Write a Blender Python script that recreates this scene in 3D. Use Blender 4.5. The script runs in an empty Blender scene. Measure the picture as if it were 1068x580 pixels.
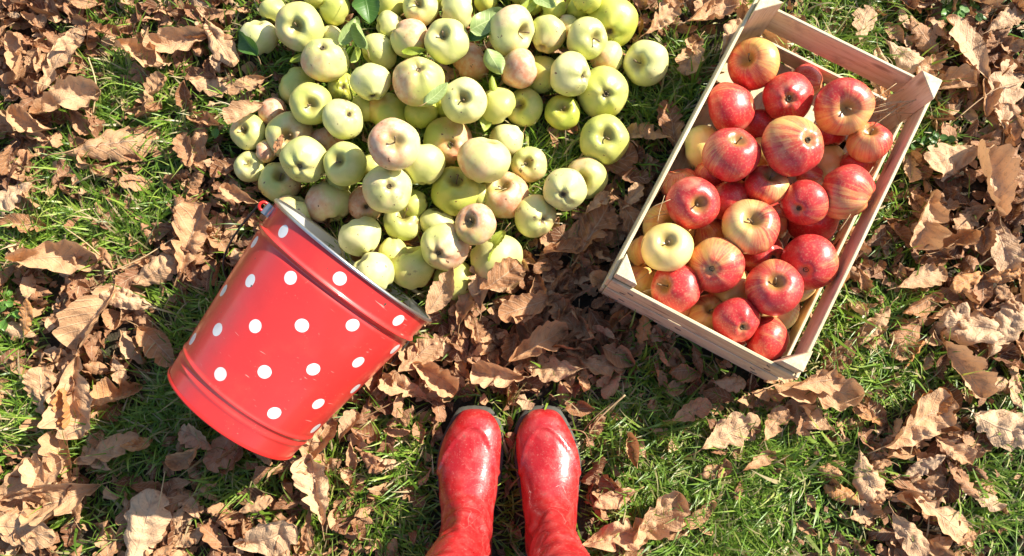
import bpy, bmesh, math, random
import numpy as np
from math import pi, sin, cos, radians, sqrt, atan2, exp, hypot
from mathutils import Vector, Matrix, noise

# ------------------------------------------------------------------ camera, sky, sun, exposure
SC = bpy.context.scene
COL = SC.collection
FPX, TILT, CH = 830.0, radians(9), 1.37
cam = bpy.data.cameras.new('camera'); co = bpy.data.objects.new('camera', cam); COL.objects.link(co)
co.location = (0, 0, CH); co.rotation_euler = (TILT, 0, 0)
cam.sensor_width = 36; cam.lens = 36 * FPX / 1068; cam.clip_start = 0.02; cam.clip_end = 500
SC.camera = co
SUN_AZ, SUN_EL = radians(29), radians(34.5)      # azimuth from +X towards +Y
w = bpy.data.worlds.new('World'); SC.world = w; w.use_nodes = True
nt = w.node_tree; bg = nt.nodes['Background']; sky = nt.nodes.new('ShaderNodeTexSky')
sky.sky_type = 'NISHITA'; sky.sun_disc = False; sky.sun_elevation = SUN_EL; sky.sun_rotation = pi / 2 - SUN_AZ
nt.links.new(sky.outputs[0], bg.inputs[0]); bg.inputs[1].default_value = 0.1
sl = bpy.data.lights.new('sun', 'SUN'); sl.energy = 5.0; sl.angle = radians(0.6); sl.color = (1, .93, .81)
so = bpy.data.objects.new('sun', sl); COL.objects.link(so)
sd = Vector((cos(SUN_AZ) * cos(SUN_EL), sin(SUN_AZ) * cos(SUN_EL), sin(SUN_EL)))
so.rotation_euler = sd.to_track_quat('Z', 'Y').to_euler(); so.location = sd * 8
SC.view_settings.view_transform = 'Standard'; SC.view_settings.look = 'None'
SC.view_settings.exposure = 1.0; SC.view_settings.gamma = 1
SC.render.engine = 'CYCLES'
SC.cycles.max_bounces = 6; SC.cycles.diffuse_bounces = 3; SC.cycles.transmission_bounces = 2; SC.cycles.glossy_bounces = 3
SC.cycles.caustics_reflective = False; SC.cycles.caustics_refractive = False

rnd = random.Random(7)
rs = np.random.RandomState(11)
CAMP = Vector((0, 0, CH))

def ray(px, py):
    x = (px - 534) / FPX; y = -(py - 290) / FPX
    return Vector((x, y * cos(TILT) + sin(TILT), y * sin(TILT) - cos(TILT)))
def P(px, py, z=0.0):
    d = ray(px, py); return CAMP + d * ((z - CH) / d.z)
def proj(p):
    v = Vector(p) - CAMP
    yc = v.y * cos(TILT) + v.z * sin(TILT); zc = -v.y * sin(TILT) + v.z * cos(TILT)
    return 534 + FPX * v.x / -zc, 290 - FPX * yc / -zc

# ------------------------------------------------------------------ object helpers
def mesh_obj(name, verts, faces, mat=None, parent=None, smooth=True, uvs=None):
    me = bpy.data.meshes.new(name); me.from_pydata([tuple(v) for v in verts], [], faces)
    if uvs is not None:
        ul = me.uv_layers.new(name='UVMap')
        li = np.zeros(len(me.loops), dtype=np.int32); me.loops.foreach_get('vertex_index', li)
        ul.data.foreach_set('uv', np.asarray(uvs, dtype=np.float32)[li].ravel())
    if mat: me.materials.append(mat)
    if smooth: me.polygons.foreach_set('use_smooth', [True] * len(me.polygons))
    me.update()
    o = bpy.data.objects.new(name, me); COL.objects.link(o)
    if parent: o.parent = parent
    return o
def link(name, me, parent=None):
    o = bpy.data.objects.new(name, me); COL.objects.link(o)
    if parent: o.parent = parent
    return o
def thing(name, label, cat, M=None, group=None):
    o = bpy.data.objects.new(name, None); COL.objects.link(o)
    o.empty_display_size = .02
    if M is not None: o.matrix_world = M
    o['label'] = label; o['category'] = cat
    if group: o['group'] = group
    return o
def frame(loc, x, y, z):
    m = Matrix.Identity(4)
    for i, a in enumerate((x, y, z)):
        for k in range(3): m[k][i] = a[k]
    m.translation = loc
    return m

def tube(pts, rad, seg=8, cap=True):
    pts = [Vector(p) for p in pts]; n = len(pts)
    if not hasattr(rad, '__len__'): rad = [rad] * n
    V, F = [], []
    up = None
    for i in range(n):
        t = (pts[min(i + 1, n - 1)] - pts[max(i - 1, 0)]).normalized()
        if up is None: up = t.orthogonal().normalized()
        up = (up - t * up.dot(t)).normalized(); s = t.cross(up)
        for k in range(seg):
            a = 2 * pi * k / seg
            V.append(pts[i] + (up * cos(a) + s * sin(a)) * rad[i])
    for i in range(n - 1):
        for k in range(seg):
            a, b = i * seg + k, i * seg + (k + 1) % seg
            F.append((a, b, b + seg, a + seg))
    if cap:
        F.append(tuple(range(seg - 1, -1, -1))); F.append(tuple((n - 1) * seg + k for k in range(seg)))
    return V, F
def catmull(pts, sub=8):
    pts = [Vector(p) for p in pts]; q = [pts[0]] + pts + [pts[-1]]; out = []
    for i in range(1, len(q) - 2):
        for k in range(sub):
            t = k / sub; a, b, c, d = q[i - 1], q[i], q[i + 1], q[i + 2]
            out.append(.5 * ((2 * b) + (c - a) * t + (2 * a - 5 * b + 4 * c - d) * t * t + (3 * b - a - 3 * c + d) * t ** 3))
    out.append(q[-2]); return out

# ------------------------------------------------------------------ material helpers
class NT:
    def __init__(s, name):
        s.m = bpy.data.materials.new(name); s.m.use_nodes = True; s.t = s.m.node_tree
        s.b = s.t.nodes['Principled BSDF']; s.out = s.t.nodes['Material Output']
    def n(s, typ, **k):
        nd = s.t.nodes.new('ShaderNode' + typ)
        for a, b in k.items(): setattr(nd, a, b)
        return nd
    def put(s, sock, v):
        if isinstance(v, bpy.types.NodeSocket): s.t.links.new(v, sock)
        elif v is not None:
            if hasattr(v, '__len__') and len(v) == 3 and len(sock.default_value) == 4: v = (*v, 1)
            sock.default_value = v
    def math(s, op, a, b=None, c=None, clamp=False):
        nd = s.n('Math', operation=op, use_clamp=clamp)
        for i, v in enumerate((a, b, c)):
            if v is not None: s.put(nd.inputs[i], v)
        return nd.outputs[0]
    def vmath(s, op, a, b=None, sc=None):
        nd = s.n('VectorMath', operation=op); s.put(nd.inputs[0], a)
        if b is not None: s.put(nd.inputs[1], b)
        if sc is not None: s.put(nd.inputs['Scale'], sc)
        return nd.outputs['Value'] if op in ('DOT_PRODUCT', 'LENGTH', 'DISTANCE') else nd.outputs[0]
    def mix(s, f, a, b, mode='MIX'):
        nd = s.n('Mix', data_type='RGBA', blend_type=mode); s.put(nd.inputs[0], f); s.put(nd.inputs[6], a); s.put(nd.inputs[7], b)
        return nd.outputs[2]
    def noise(s, vec, scale, detail=2, rough=.5, out=0, dist=0):
        nd = s.n('TexNoise'); s.put(nd.inputs['Vector'], vec)
        nd.inputs['Scale'].default_value = scale; nd.inputs['Detail'].default_value = detail
        nd.inputs['Roughness'].default_value = rough; nd.inputs['Distortion'].default_value = dist
        return nd.outputs[out]
    def vor(s, vec, scale, feature='F1', out='Distance'):
        nd = s.n('TexVoronoi', feature=feature); s.put(nd.inputs['Vector'], vec); nd.inputs['Scale'].default_value = scale
        return nd.outputs[out]
    def step(s, v, lo, hi, a=0., b=1.):
        nd = s.n('MapRange', interpolation_type='SMOOTHSTEP'); s.put(nd.inputs[0], v)
        nd.inputs[1].default_value = lo; nd.inputs[2].default_value = hi; nd.inputs[3].default_value = a; nd.inputs[4].default_value = b
        return nd.outputs[0]
    def ramp(s, f, stops):
        nd = s.n('ValToRGB'); s.put(nd.inputs[0], f); e = nd.color_ramp.elements
        while len(e) < len(stops): e.new(.5)
        for el, (p, c) in zip(e, stops): el.position = p; el.color = (*c, 1)
        return nd.outputs[0]
    def obj(s): return s.n('TexCoord').outputs['Object']
    def attr(s, name):
        nd = s.n('Attribute', attribute_type='OBJECT', attribute_name=name); return nd.outputs['Fac']
    def orand(s): return s.n('ObjectInfo').outputs['Random']
    def bump(s, h, strength=.3, dist=.001):
        nd = s.n('Bump'); s.put(nd.inputs['Height'], h); nd.inputs['Strength'].default_value = strength; nd.inputs['Distance'].default_value = dist
        s.t.links.new(nd.outputs[0], s.b.inputs['Normal']); return nd.outputs[0]
    def set(s, **k):
        for a, v in k.items(): s.put(s.b.inputs[a.replace('_', ' ')], v)
        return s.m
    def translucent(s, color, fac, normal=None):
        tr = s.n('BsdfTranslucent'); s.put(tr.inputs[0], color)
        mx = s.n('MixShader'); mx.inputs[0].default_value = fac
        s.t.links.new(s.b.outputs[0], mx.inputs[1]); s.t.links.new(tr.outputs[0], mx.inputs[2])
        s.t.links.new(mx.outputs[0], s.out.inputs[0])

# ---- soil
def mat_soil():
    k = NT('soil'); o = k.obj()
    a = k.noise(o, 9, 5, .6); b = k.noise(o, 70, 4, .7)
    c = k.ramp(a, [(.3, (.028, .02, .012)), (.5, (.055, .038, .022)), (.62, (.045, .05, .018)), (.75, (.035, .05, .014))])
    c = k.mix(k.step(b, .5, .75), c, (.16, .1, .06))
    k.bump(b, .8, .01); return k.set(Base_Color=c, Roughness=.95)
# ---- grass
def mat_grass():
    k = NT('grass_blades'); g = k.n('NewGeometry').outputs['Random Per Island']; o = k.obj()
    c = k.ramp(g, [(0, (.075, .14, .015)), (.3, (.14, .26, .022)), (.6, (.25, .39, .04)), (.78, (.38, .48, .08)), (.84, (.42, .40, .13)), (.89, (.5, .38, .2)), (1, (.62, .48, .28))])
    big = k.noise(o, 5, 2)
    c = k.mix(k.step(big, .4, .65, 0, .45), c, (.10, .19, .025))
    k.set(Base_Color=c, Roughness=.42); k.b.inputs['Specular IOR Level'].default_value = .5
    k.translucent(k.mix(.5, c, (.3, .5, .05)), .3); return k.m
# ---- fallen leaves
def mat_leaf(name, stops, island=False, tr=.18):
    k = NT(name)
    r = k.n('NewGeometry').outputs['Random Per Island'] if island else k.attr('tone')
    uv = k.n('UVMap').outputs[0]; sp = k.n('SeparateXYZ'); k.put(sp.inputs[0], uv); u, v = sp.outputs[0], sp.outputs[1]
    o = k.obj()
    c = k.ramp(r, stops)
    n1 = k.noise(o, 28, 4, .65); n2 = k.noise(o, 190, 3, .6)
    c = k.mix(k.step(n1, .42, .72, 0, .6), c, k.mix(.5, c, (.20, .095, .045)))
    c = k.mix(k.step(n1, .5, .3, 0, .4), c, (.66, .42, .22))
    c = k.mix(k.step(n2, .56, .75, 0, .5), c, (.17, .09, .05))
    av = k.math('ABSOLUTE', v)
    s = k.math('SUBTRACT', k.math('MULTIPLY', u, 8), k.math('MULTIPLY', av, 1.4))
    fr = k.math('ABSOLUTE', k.math('SUBTRACT', k.math('FRACT', s), .5))
    side = k.step(fr, .04, .11, 1, 0); mid = k.step(av, .02, .06, 1, 0)
    vein = k.math('MAXIMUM', k.math('MULTIPLY', side, .4), k.math('MULTIPLY', mid, .7))
    fine = k.vor(o, 330, 'DISTANCE_TO_EDGE')
    c = k.mix(vein, c, (.60, .42, .27))
    h = k.math('ADD', k.math('MULTIPLY', vein, .8), k.math('ADD', k.math('MULTIPLY', n2, .9), k.math('MULTIPLY', fine, .5)))
    k.bump(h, .8, .0022)
    k.set(Base_Color=c, Roughness=.62); k.b.inputs['Specular IOR Level'].default_value = .35
    if tr: k.translucent(k.mix(.3, c, (.6, .25, .06)), tr)
    return k.m
def mat_green_leaf(name, col, col2):
    k = NT(name); uv = k.n('UVMap').outputs[0]; sp = k.n('SeparateXYZ'); k.put(sp.inputs[0], uv); u, v = sp.outputs[0], sp.outputs[1]
    o = k.obj(); n1 = k.noise(o, 40, 3)
    c = k.mix(n1, col, col2); av = k.math('ABSOLUTE', v)
    s = k.math('SUBTRACT', k.math('MULTIPLY', u, 8), k.math('MULTIPLY', av, 1.4))
    fr = k.math('ABSOLUTE', k.math('SUBTRACT', k.math('FRACT', s), .5))
    vein = k.math('MAXIMUM', k.step(fr, .03, .1, .35, 0), k.step(av, .02, .07, .8, 0))
    c = k.mix(vein, c, tuple(min(1, x * 1.25 + .03) for x in col2))
    k.bump(vein, .5, .001); k.set(Base_Color=c, Roughness=.4); k.translucent(c, .25); return k.m
def mat_plain(name, c1, c2, scale=60, rough=.6, bump=.3, **kw):
    k = NT(name); n1 = k.noise(k.obj(), scale, 3); k.bump(n1, bump, .001)
    return k.set(Base_Color=k.mix(n1, c1, c2), Roughness=rough, **kw)
# ---- apples
def apple_mat(red):
    k = NT('red_apple_skin' if red else 'green_apple_skin'); o = k.obj()
    sd_ = k.attr('seed'); off = k.n('CombineXYZ'); 
    for i in range(3): k.put(off.inputs[i], k.math('MULTIPLY', sd_, 13.7 + i * 5))
    on = k.vmath('SCALE', o, sc=27.0)              # apple about unit size
    q = k.vmath('ADD', on, off.outputs[0])
    sp = k.n('SeparateXYZ'); k.put(sp.inputs[0], on); x, y, z = sp.outputs
    rho = k.math('SQRT', k.math('ADD', k.math('MULTIPLY', x, x), k.math('MULTIPLY', y, y)))
    rs_ = k.math('MAXIMUM', rho, .02)
    cv = k.n('CombineXYZ'); k.put(cv.inputs[0], k.math('DIVIDE', x, rs_)); k.put(cv.inputs[1], k.math('DIVIDE', y, rs_)); k.put(cv.inputs[2], k.math('MULTIPLY', z, .12))
    st = k.vmath('ADD', cv.outputs[0], off.outputs[0])
    streak = k.noise(st, 9.5, 6, .8); streak2 = k.noise(st, 2.2, 3, .5)
    n1 = k.noise(q, 1.3, 3); n2 = k.noise(q, 3.5, 4, .6); n3 = k.noise(q, 14, 2)
    bl = k.attr('blush'); tone = k.attr('tone')
    side = k.math('MULTIPLY', x, .42)
    lent = k.step(k.vor(q, 9.5), .05, .13, 1, 0)
    topm = k.math('MULTIPLY', k.step(rho, .12, .52, 1, 0), k.step(z, 0, .35))
    botm = k.math('MULTIPLY', k.step(rho, .05, .36, 1, 0), k.step(z, 0, -.4))
    if red:
        base = k.mix(tone, (.80, .42, .07), (.86, .64, .24)); base = k.mix(k.step(n1, .45, .7, 0, .55), base, (.62, .56, .12))
        f = k.math('ADD', k.math('ADD', side, k.math('MULTIPLY', streak, 1.5)), k.math('MULTIPLY', streak2, .9))
        f = k.math('ADD', f, k.math('MULTIPLY', k.math('SUBTRACT', bl, .5), 2.0))
        m = k.step(f, .72, 1.62)
        redc = k.mix(k.step(n2, .35, .7), (.60, .045, .042), (.50, .022, .026))
        redc = k.mix(k.step(f, .9, 1.75), (.72, .14, .075), redc); redc = k.mix(k.step(n1, .55, .75, 0, .5), redc, (.80, .34, .20))
        c = k.mix(m, base, redc)
        c = k.mix(k.math('MULTIPLY', lent, .5), c, (.88, .66, .42)); c = k.mix(k.math('MULTIPLY', k.step(n3, .5, .7), .22), c, (.84, .50, .26))
        c = k.mix(k.math('MULTIPLY', topm, .8), c, (.36, .24, .06))
        c = k.mix(k.math('MULTIPLY', botm, .6), c, (.42, .36, .12))
        k.set(Roughness=k.step(n2, .3, .7, .28, .42)); k.b.inputs['Coat Weight'].default_value = .15; k.b.inputs['Coat Roughness'].default_value = .2
    else:
        base = k.mix(tone, (.42, .47, .042), (.68, .67, .28)); base = k.mix(k.step(n1, .40, .64, 0, .75), base, k.mix(tone, (.62, .56, .055), (.84, .76, .42)))
        f = k.math('ADD', k.math('ADD', side, k.math('MULTIPLY', n1, .8)), k.math('MULTIPLY', streak, .55))
        f = k.math('ADD', f, k.math('MULTIPLY', k.math('SUBTRACT', bl, .38), 1.7))
        m = k.step(f, .55, 1.35, 0, .85)
        c = k.mix(m, base, k.mix(k.step(n2, .35, .65), (.72, .24, .15), (.78, .46, .32)))
        c = k.mix(k.math('MULTIPLY', lent, .3), c, (.36, .38, .10))
        c = k.mix(k.math('MULTIPLY', topm, .8), c, (.26, .20, .05))
        c = k.mix(k.math('MULTIPLY', botm, .75), c, (.20, .12, .05))
        k.set(Roughness=k.step(n2, .3, .7, .36, .5))
    br = k.attr('bruise')
    bm = k.math('MULTIPLY', k.step(k.noise(q, 1.7, 4, .6), .62, .72), k.step(br, .3, .7))
    spk = k.math('MULTIPLY', k.step(k.noise(q, 5.2, 2), .70, .73), k.step(br, .0, .3))
    c = k.mix(k.math('MAXIMUM', bm, spk), c, (.16, .075, .035))
    k.bump(k.math('ADD', k.math('MULTIPLY', n3, .4), k.math('SUBTRACT', n2, bm)), .16, .0016)
    k.set(Base_Color=c); k.b.inputs['Subsurface Weight'].default_value = 0.0
    return k.m
# ---- bucket paint with its polka dots
BL_, BR1, BR2 = .3008, .1484, .1133
def mat_bucket():
    k = NT('polka_dot_enamel'); o = k.obj(); sp = k.n('SeparateXYZ'); k.put(sp.inputs[0], o); x, y, z = sp.outputs
    ax = k.math('SUBTRACT', 1, k.math('DIVIDE', z, BL_)); th = k.math('DEGREES', k.math('ARCTAN2', x, y))
    row = k.math('DIVIDE', k.math('SUBTRACT', ax, .0745), .1400); kr = k.math('ROUND', row)
    par = k.math('MODULO', kr, 2.0)                              # 0 or 1
    offs = k.math('ADD', -14.8, k.math('MULTIPLY', par, 22.2))
    ta = k.math('DIVIDE', k.math('SUBTRACT', th, offs), 45.0); dt = k.math('MULTIPLY', k.math('SUBTRACT', ta, k.math('ROUND', ta)), radians(45))
    rad = k.math('SQRT', k.math('ADD', k.math('MULTIPLY', x, x), k.math('MULTIPLY', y, y)))
    ds = k.math('ADD', k.math('MULTIPLY', dt, rad), k.math('MULTIPLY', k.math('SUBTRACT', k.noise(o, 110, 2), .5), .0011)); dz = k.math('MULTIPLY', k.math('SUBTRACT', row, kr), .14 * BL_)
    d = k.math('SQRT', k.math('ADD', k.math('MULTIPLY', ds, ds), k.math('MULTIPLY', dz, dz)))
    ok = k.math('MULTIPLY', k.math('LESS_THAN', kr, 5.5), k.math('GREATER_THAN', kr, -.5))
    dot = k.math('MULTIPLY', k.step(d, .0094, .0099, 1, 0), ok)
    n = k.noise(o, 300, 2); n2 = k.noise(o, 26, 4, .6)
    c = k.mix(k.step(n2, .4, .7, 0, .35), (.72, .042, .036), (.62, .028, .026))
    c = k.mix(dot, c, (.80, .80, .77))
    dust = k.math('MULTIPLY', k.step(n, .66, .74), k.step(n2, .5, .66)); c = k.mix(k.math('MULTIPLY', dust, .45), c, (.55, .38, .26))
    mp = k.n('Mapping'); k.put(mp.inputs[0], k.vmath('ADD', o, k.vmath('SCALE', k.noise(o, 6, 2, out=1), sc=.03))); mp.inputs['Scale'].default_value = (30, 30, 340); mp.inputs['Rotation'].default_value = (.5, .3, 0)
    scr = k.math('MULTIPLY', k.step(k.noise(mp.outputs[0], 1.0, 2), .70, .73), k.step(k.noise(o, 17, 2), .52, .6)); c = k.mix(k.math('MULTIPLY', scr, .55), c, (.80, .52, .42))
    chip = k.step(k.noise(o, 120, 2), .765, .78); c = k.mix(chip, c, (.10, .07, .05))
    smg = k.step(k.noise(o, 11, 5, .65), .52, .72, 0, .22); c = k.mix(smg, c, (.34, .10, .06))
    k.bump(k.math('ADD', k.math('MULTIPLY', k.noise(o, 11, 2), 2.4), k.math('SUBTRACT', k.math('MULTIPLY', dust, .3), k.math('MULTIPLY', chip, .5))), .12, .004)
    k.b.inputs['Coat Weight'].default_value = .5; k.b.inputs['Coat Roughness'].default_value = .14
    return k.set(Base_Color=c, Roughness=k.step(n2, .3, .7, .32, .46))
def mat_wood():
    k = NT('poplar_wood'); o = k.obj(); r = k.orand()
    mp = k.n('Mapping'); k.put(mp.inputs[0], o); mp.inputs['Scale'].default_value = (4, 70, 70)
    ad = k.vmath('ADD', mp.outputs[0], k.vmath('SCALE', (31., 17., 9.), sc=r))
    g = k.noise(ad, 1.0, 5, .65, dist=1.2); g2 = k.noise(ad, 4.0, 3, .7)
    c = k.ramp(g, [(.25, (.54, .39, .19)), (.5, (.73, .60, .36)), (.75, (.82, .74, .53))])
    c = k.mix(k.step(g2, .6, .8, 0, .4), c, (.38, .22, .12)); c = k.mix(k.math('MULTIPLY', r, .3), c, (.66, .52, .38))
    dirt = k.step(k.noise(o, 22, 5, .7), .54, .70, 0, .55); c = k.mix(dirt, c, (.36, .27, .19))
    kv = k.n('Mapping'); k.put(kv.inputs[0], ad); kv.inputs['Scale'].default_value = (1.6, .3, .3); kn = k.step(k.vor(kv.outputs[0], 1.0), .05, .16, 1, 0); c = k.mix(k.math('MULTIPLY', kn, .75), c, (.22, .12, .06))
    gr = k.step(k.noise(ad, 9, 2), .62, .7, 0, .5); c = k.mix(gr, c, (.34, .24, .16))
    k.bump(k.math('ADD', g, g2), .35, .0015); return k.set(Base_Color=c, Roughness=.62)
def mat_boot():
    k = NT('red_rubber'); o = k.obj(); n1 = k.noise(o, 16, 5, .62); n2 = k.noise(o, 60, 4, .65); n3 = k.noise(o, 380, 2)
    c = k.mix(k.step(n1, .38, .66), (.38, .012, .014), (.43, .017, .018))
    wob = k.vmath('ADD', o, k.vmath('SCALE', k.noise(o, 9, 2, out=1), sc=.05))
    cr = k.n('TexVoronoi', feature='DISTANCE_TO_EDGE'); mp = k.n('Mapping'); k.put(mp.inputs[0], wob); mp.inputs['Scale'].default_value = (22, 60, 24)
    k.put(cr.inputs['Vector'], mp.outputs[0]); cr.inputs['Scale'].default_value = 1.0
    crack = k.math('MULTIPLY', k.step(cr.outputs['Distance'], .0, .022, 1, 0), k.step(k.noise(o, 11, 2), .50, .66))
    c = k.mix(k.math('MULTIPLY', crack, .3), c, (.72, .36, .30))
    dust = k.math('MULTIPLY', k.step(n2, .42, .72, 0, .24), k.step(n1, .32, .58, .2, 1)); c = k.mix(dust, c, (.55, .17, .14))
    c = k.mix(k.step(n3, .6, .72, 0, .25), c, (.66, .34, .26)); mud = k.step(n2, .64, .74, 0, .6); c = k.mix(mud, c, (.20, .06, .04))
    k.bump(k.math('ADD', k.math('ADD', k.math('MULTIPLY', n1, 2.2), n2), k.math('MULTIPLY', crack, -.5)), .35, .0025)
    k.b.inputs['Coat Weight'].default_value = .4; k.b.inputs['Coat Roughness'].default_value = .17
    return k.set(Base_Color=c, Roughness=k.step(n2, .3, .7, .26, .5))

M_SOIL, M_GRASS, M_WOOD, M_BOOT, M_BUCKET = mat_soil(), mat_grass(), mat_wood(), mat_boot(), mat_bucket()
LEAFSTOPS = [(0, (.22, .085, .034)), (.25, (.40, .180, .075)), (.5, (.57, .300, .140)), (.75, (.68, .405, .21)), (.92, (.76, .50, .29)), (1, (.62, .26, .07))]
M_LEAF = mat_leaf('dry_leaf', LEAFSTOPS)
M_LITTER = mat_leaf('leaf_litter', [(0, (.17, .068, .030)), (.45, (.38, .175, .078)), (.8, (.55, .30, .145)), (1, (.68, .43, .24))], island=True, tr=.12)
M_STALK = mat_plain('leaf_stalk', (.42, .26, .12), (.30, .17, .08))
M_GL = mat_green_leaf('fresh_leaf', (.045, .13, .02), (.10, .20, .03))
M_PL = mat_green_leaf('pale_leaf', (.24, .36, .10), (.42, .50, .20))
M_YL = mat_green_leaf('yellow_leaf', (.42, .45, .05), (.36, .48, .08))
M_GA, M_RA = apple_mat(False), apple_mat(True)
M_STEM = mat_plain('apple_stem', (.12, .07, .035), (.28, .19, .09), 200)
M_CALYX = mat_plain('apple_calyx', (.05, .035, .02), (.20, .15, .07), 300)
M_METAL = mat_plain('galvanised_steel', (.42, .43, .42), (.62, .62, .60), 120, .3, .1, Metallic=.9)
M_WIRE = mat_plain('dark_wire', (.03, .025, .02), (.06, .05, .04), 200, .6, .1)
M_INNER = mat_plain('grey_enamel', (.66, .66, .62), (.52, .50, .46), 30, .35, .1)
M_REDP = mat_plain('red_plastic', (.7, .03, .02), (.6, .02, .02), 50, .35, .1)
M_SOLE = mat_plain('boot_sole_rubber', (.025, .026, .020), (.10, .095, .07), 90, .7, .4)
M_DENIM = mat_plain('denim', (.04, .06, .12), (.08, .11, .2), 700, .9, .4)
M_STRAW = mat_plain('straw', (.62, .46, .24), (.40, .26, .12), 80, .6, .2)
M_STAPLE = mat_plain('staple_steel', (.10, .09, .085), (.2, .19, .18), 100, .4, .1, Metallic=.8)

# ------------------------------------------------------------------ where leaves and grass grow
DENS = ["88586555555687753477", "96477555555553554578", "76646544443355554467", "84677543333387555688",
        "33578555555689755688".replace('68975', '89755'), "78886555579975556689", "68833335889986564589", "69723578997867684356",
        "46435685533323364886", "86775765533762234863", "85888865533753236874"]
def leafiness(px, py):
    c = min(19, max(0, px / 53.4 - .5)); r = min(10, max(0, py / 52.7 - .5))
    c0, r0 = int(c), int(r); c1, r1 = min(19, c0 + 1), min(10, r0 + 1); fc, fr = c - c0, r - r0
    g = lambda rr, cc: int(DENS[rr][cc])
    return ((g(r0, c0) * (1 - fc) + g(r0, c1) * fc) * (1 - fr) + (g(r1, c0) * (1 - fc) + g(r1, c1) * fc) * fr) / 9.0
def gz(x, y):      # gentle lumps of the ground
    r = hypot(x, y - .2)
    k = 1 if r < 2 else max(0, 1 - (r - 2) / 2)
    return k * .006 * (noise.noise((x * 3.1, y * 3.1, 0)) + .5 * noise.noise((x * 9, y * 9, 3))) - .004
def ground():
    xs = [-60, -20, -8, -4, -2.5] + [-1.8 + i * .03 for i in range(121)] + [2.5, 4, 8, 20, 60]
    V = [(x, y, gz(x, y)) for y in xs for x in xs]; n = len(xs)
    F = [(j * n + i, j * n + i + 1, (j + 1) * n + i + 1, (j + 1) * n + i) for j in range(n - 1) for i in range(n - 1)]
    o = mesh_obj('ground', V, F, M_SOIL); o['kind'] = 'structure'
ground()

# crate frame
CR_A = radians(61.7); CR_L, CR_W = .527, .322; CR_C = Vector((.4140, .346, 0.006))
cu = Vector((cos(CR_A), sin(CR_A), 0)); cv_ = Vector((sin(CR_A), -cos(CR_A), 0))   # cu long (up the photo), cv to the right
def in_crate(x, y, m=0.0):
    d = Vector((x, y, 0)) - CR_C; return abs(d.dot(cu)) < CR_L / 2 + m and abs(d.dot(cv_)) < CR_W / 2 + m
# bucket frame
BA = .8964; sn = .082; cs = sqrt(1 - sn * sn)
b_a = Vector((cos(BA) * cs, sin(BA) * cs, sn)); b_s = Vector((-sin(BA), cos(BA), 0)); b_u = b_a.cross(b_s)
if b_u.z < 0: b_u = -b_u
b_m = Vector((-.24577, .22085, .010 + BR1 * cs - .012)); b_b = b_m - b_a * BL_
def in_bucket(x, y, m=0.0):
    d = Vector((x, y, b_b.z)) - b_b; h = Vector((b_a.x, b_a.y, 0)).normalized(); t = d.dot(h)
    return -.01 - m < t < BL_ + .02 + m and abs(d.dot(b_s)) < BR2 + (BR1 - BR2) * t / BL_ - .03 + m
BOOT_X = (-.0715, .0610)
def in_boot(x, y, m=0.0):
    return any(abs(x - bx) < .052 + m and -.34 < y < 0.0 + m for bx in BOOT_X)

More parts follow.
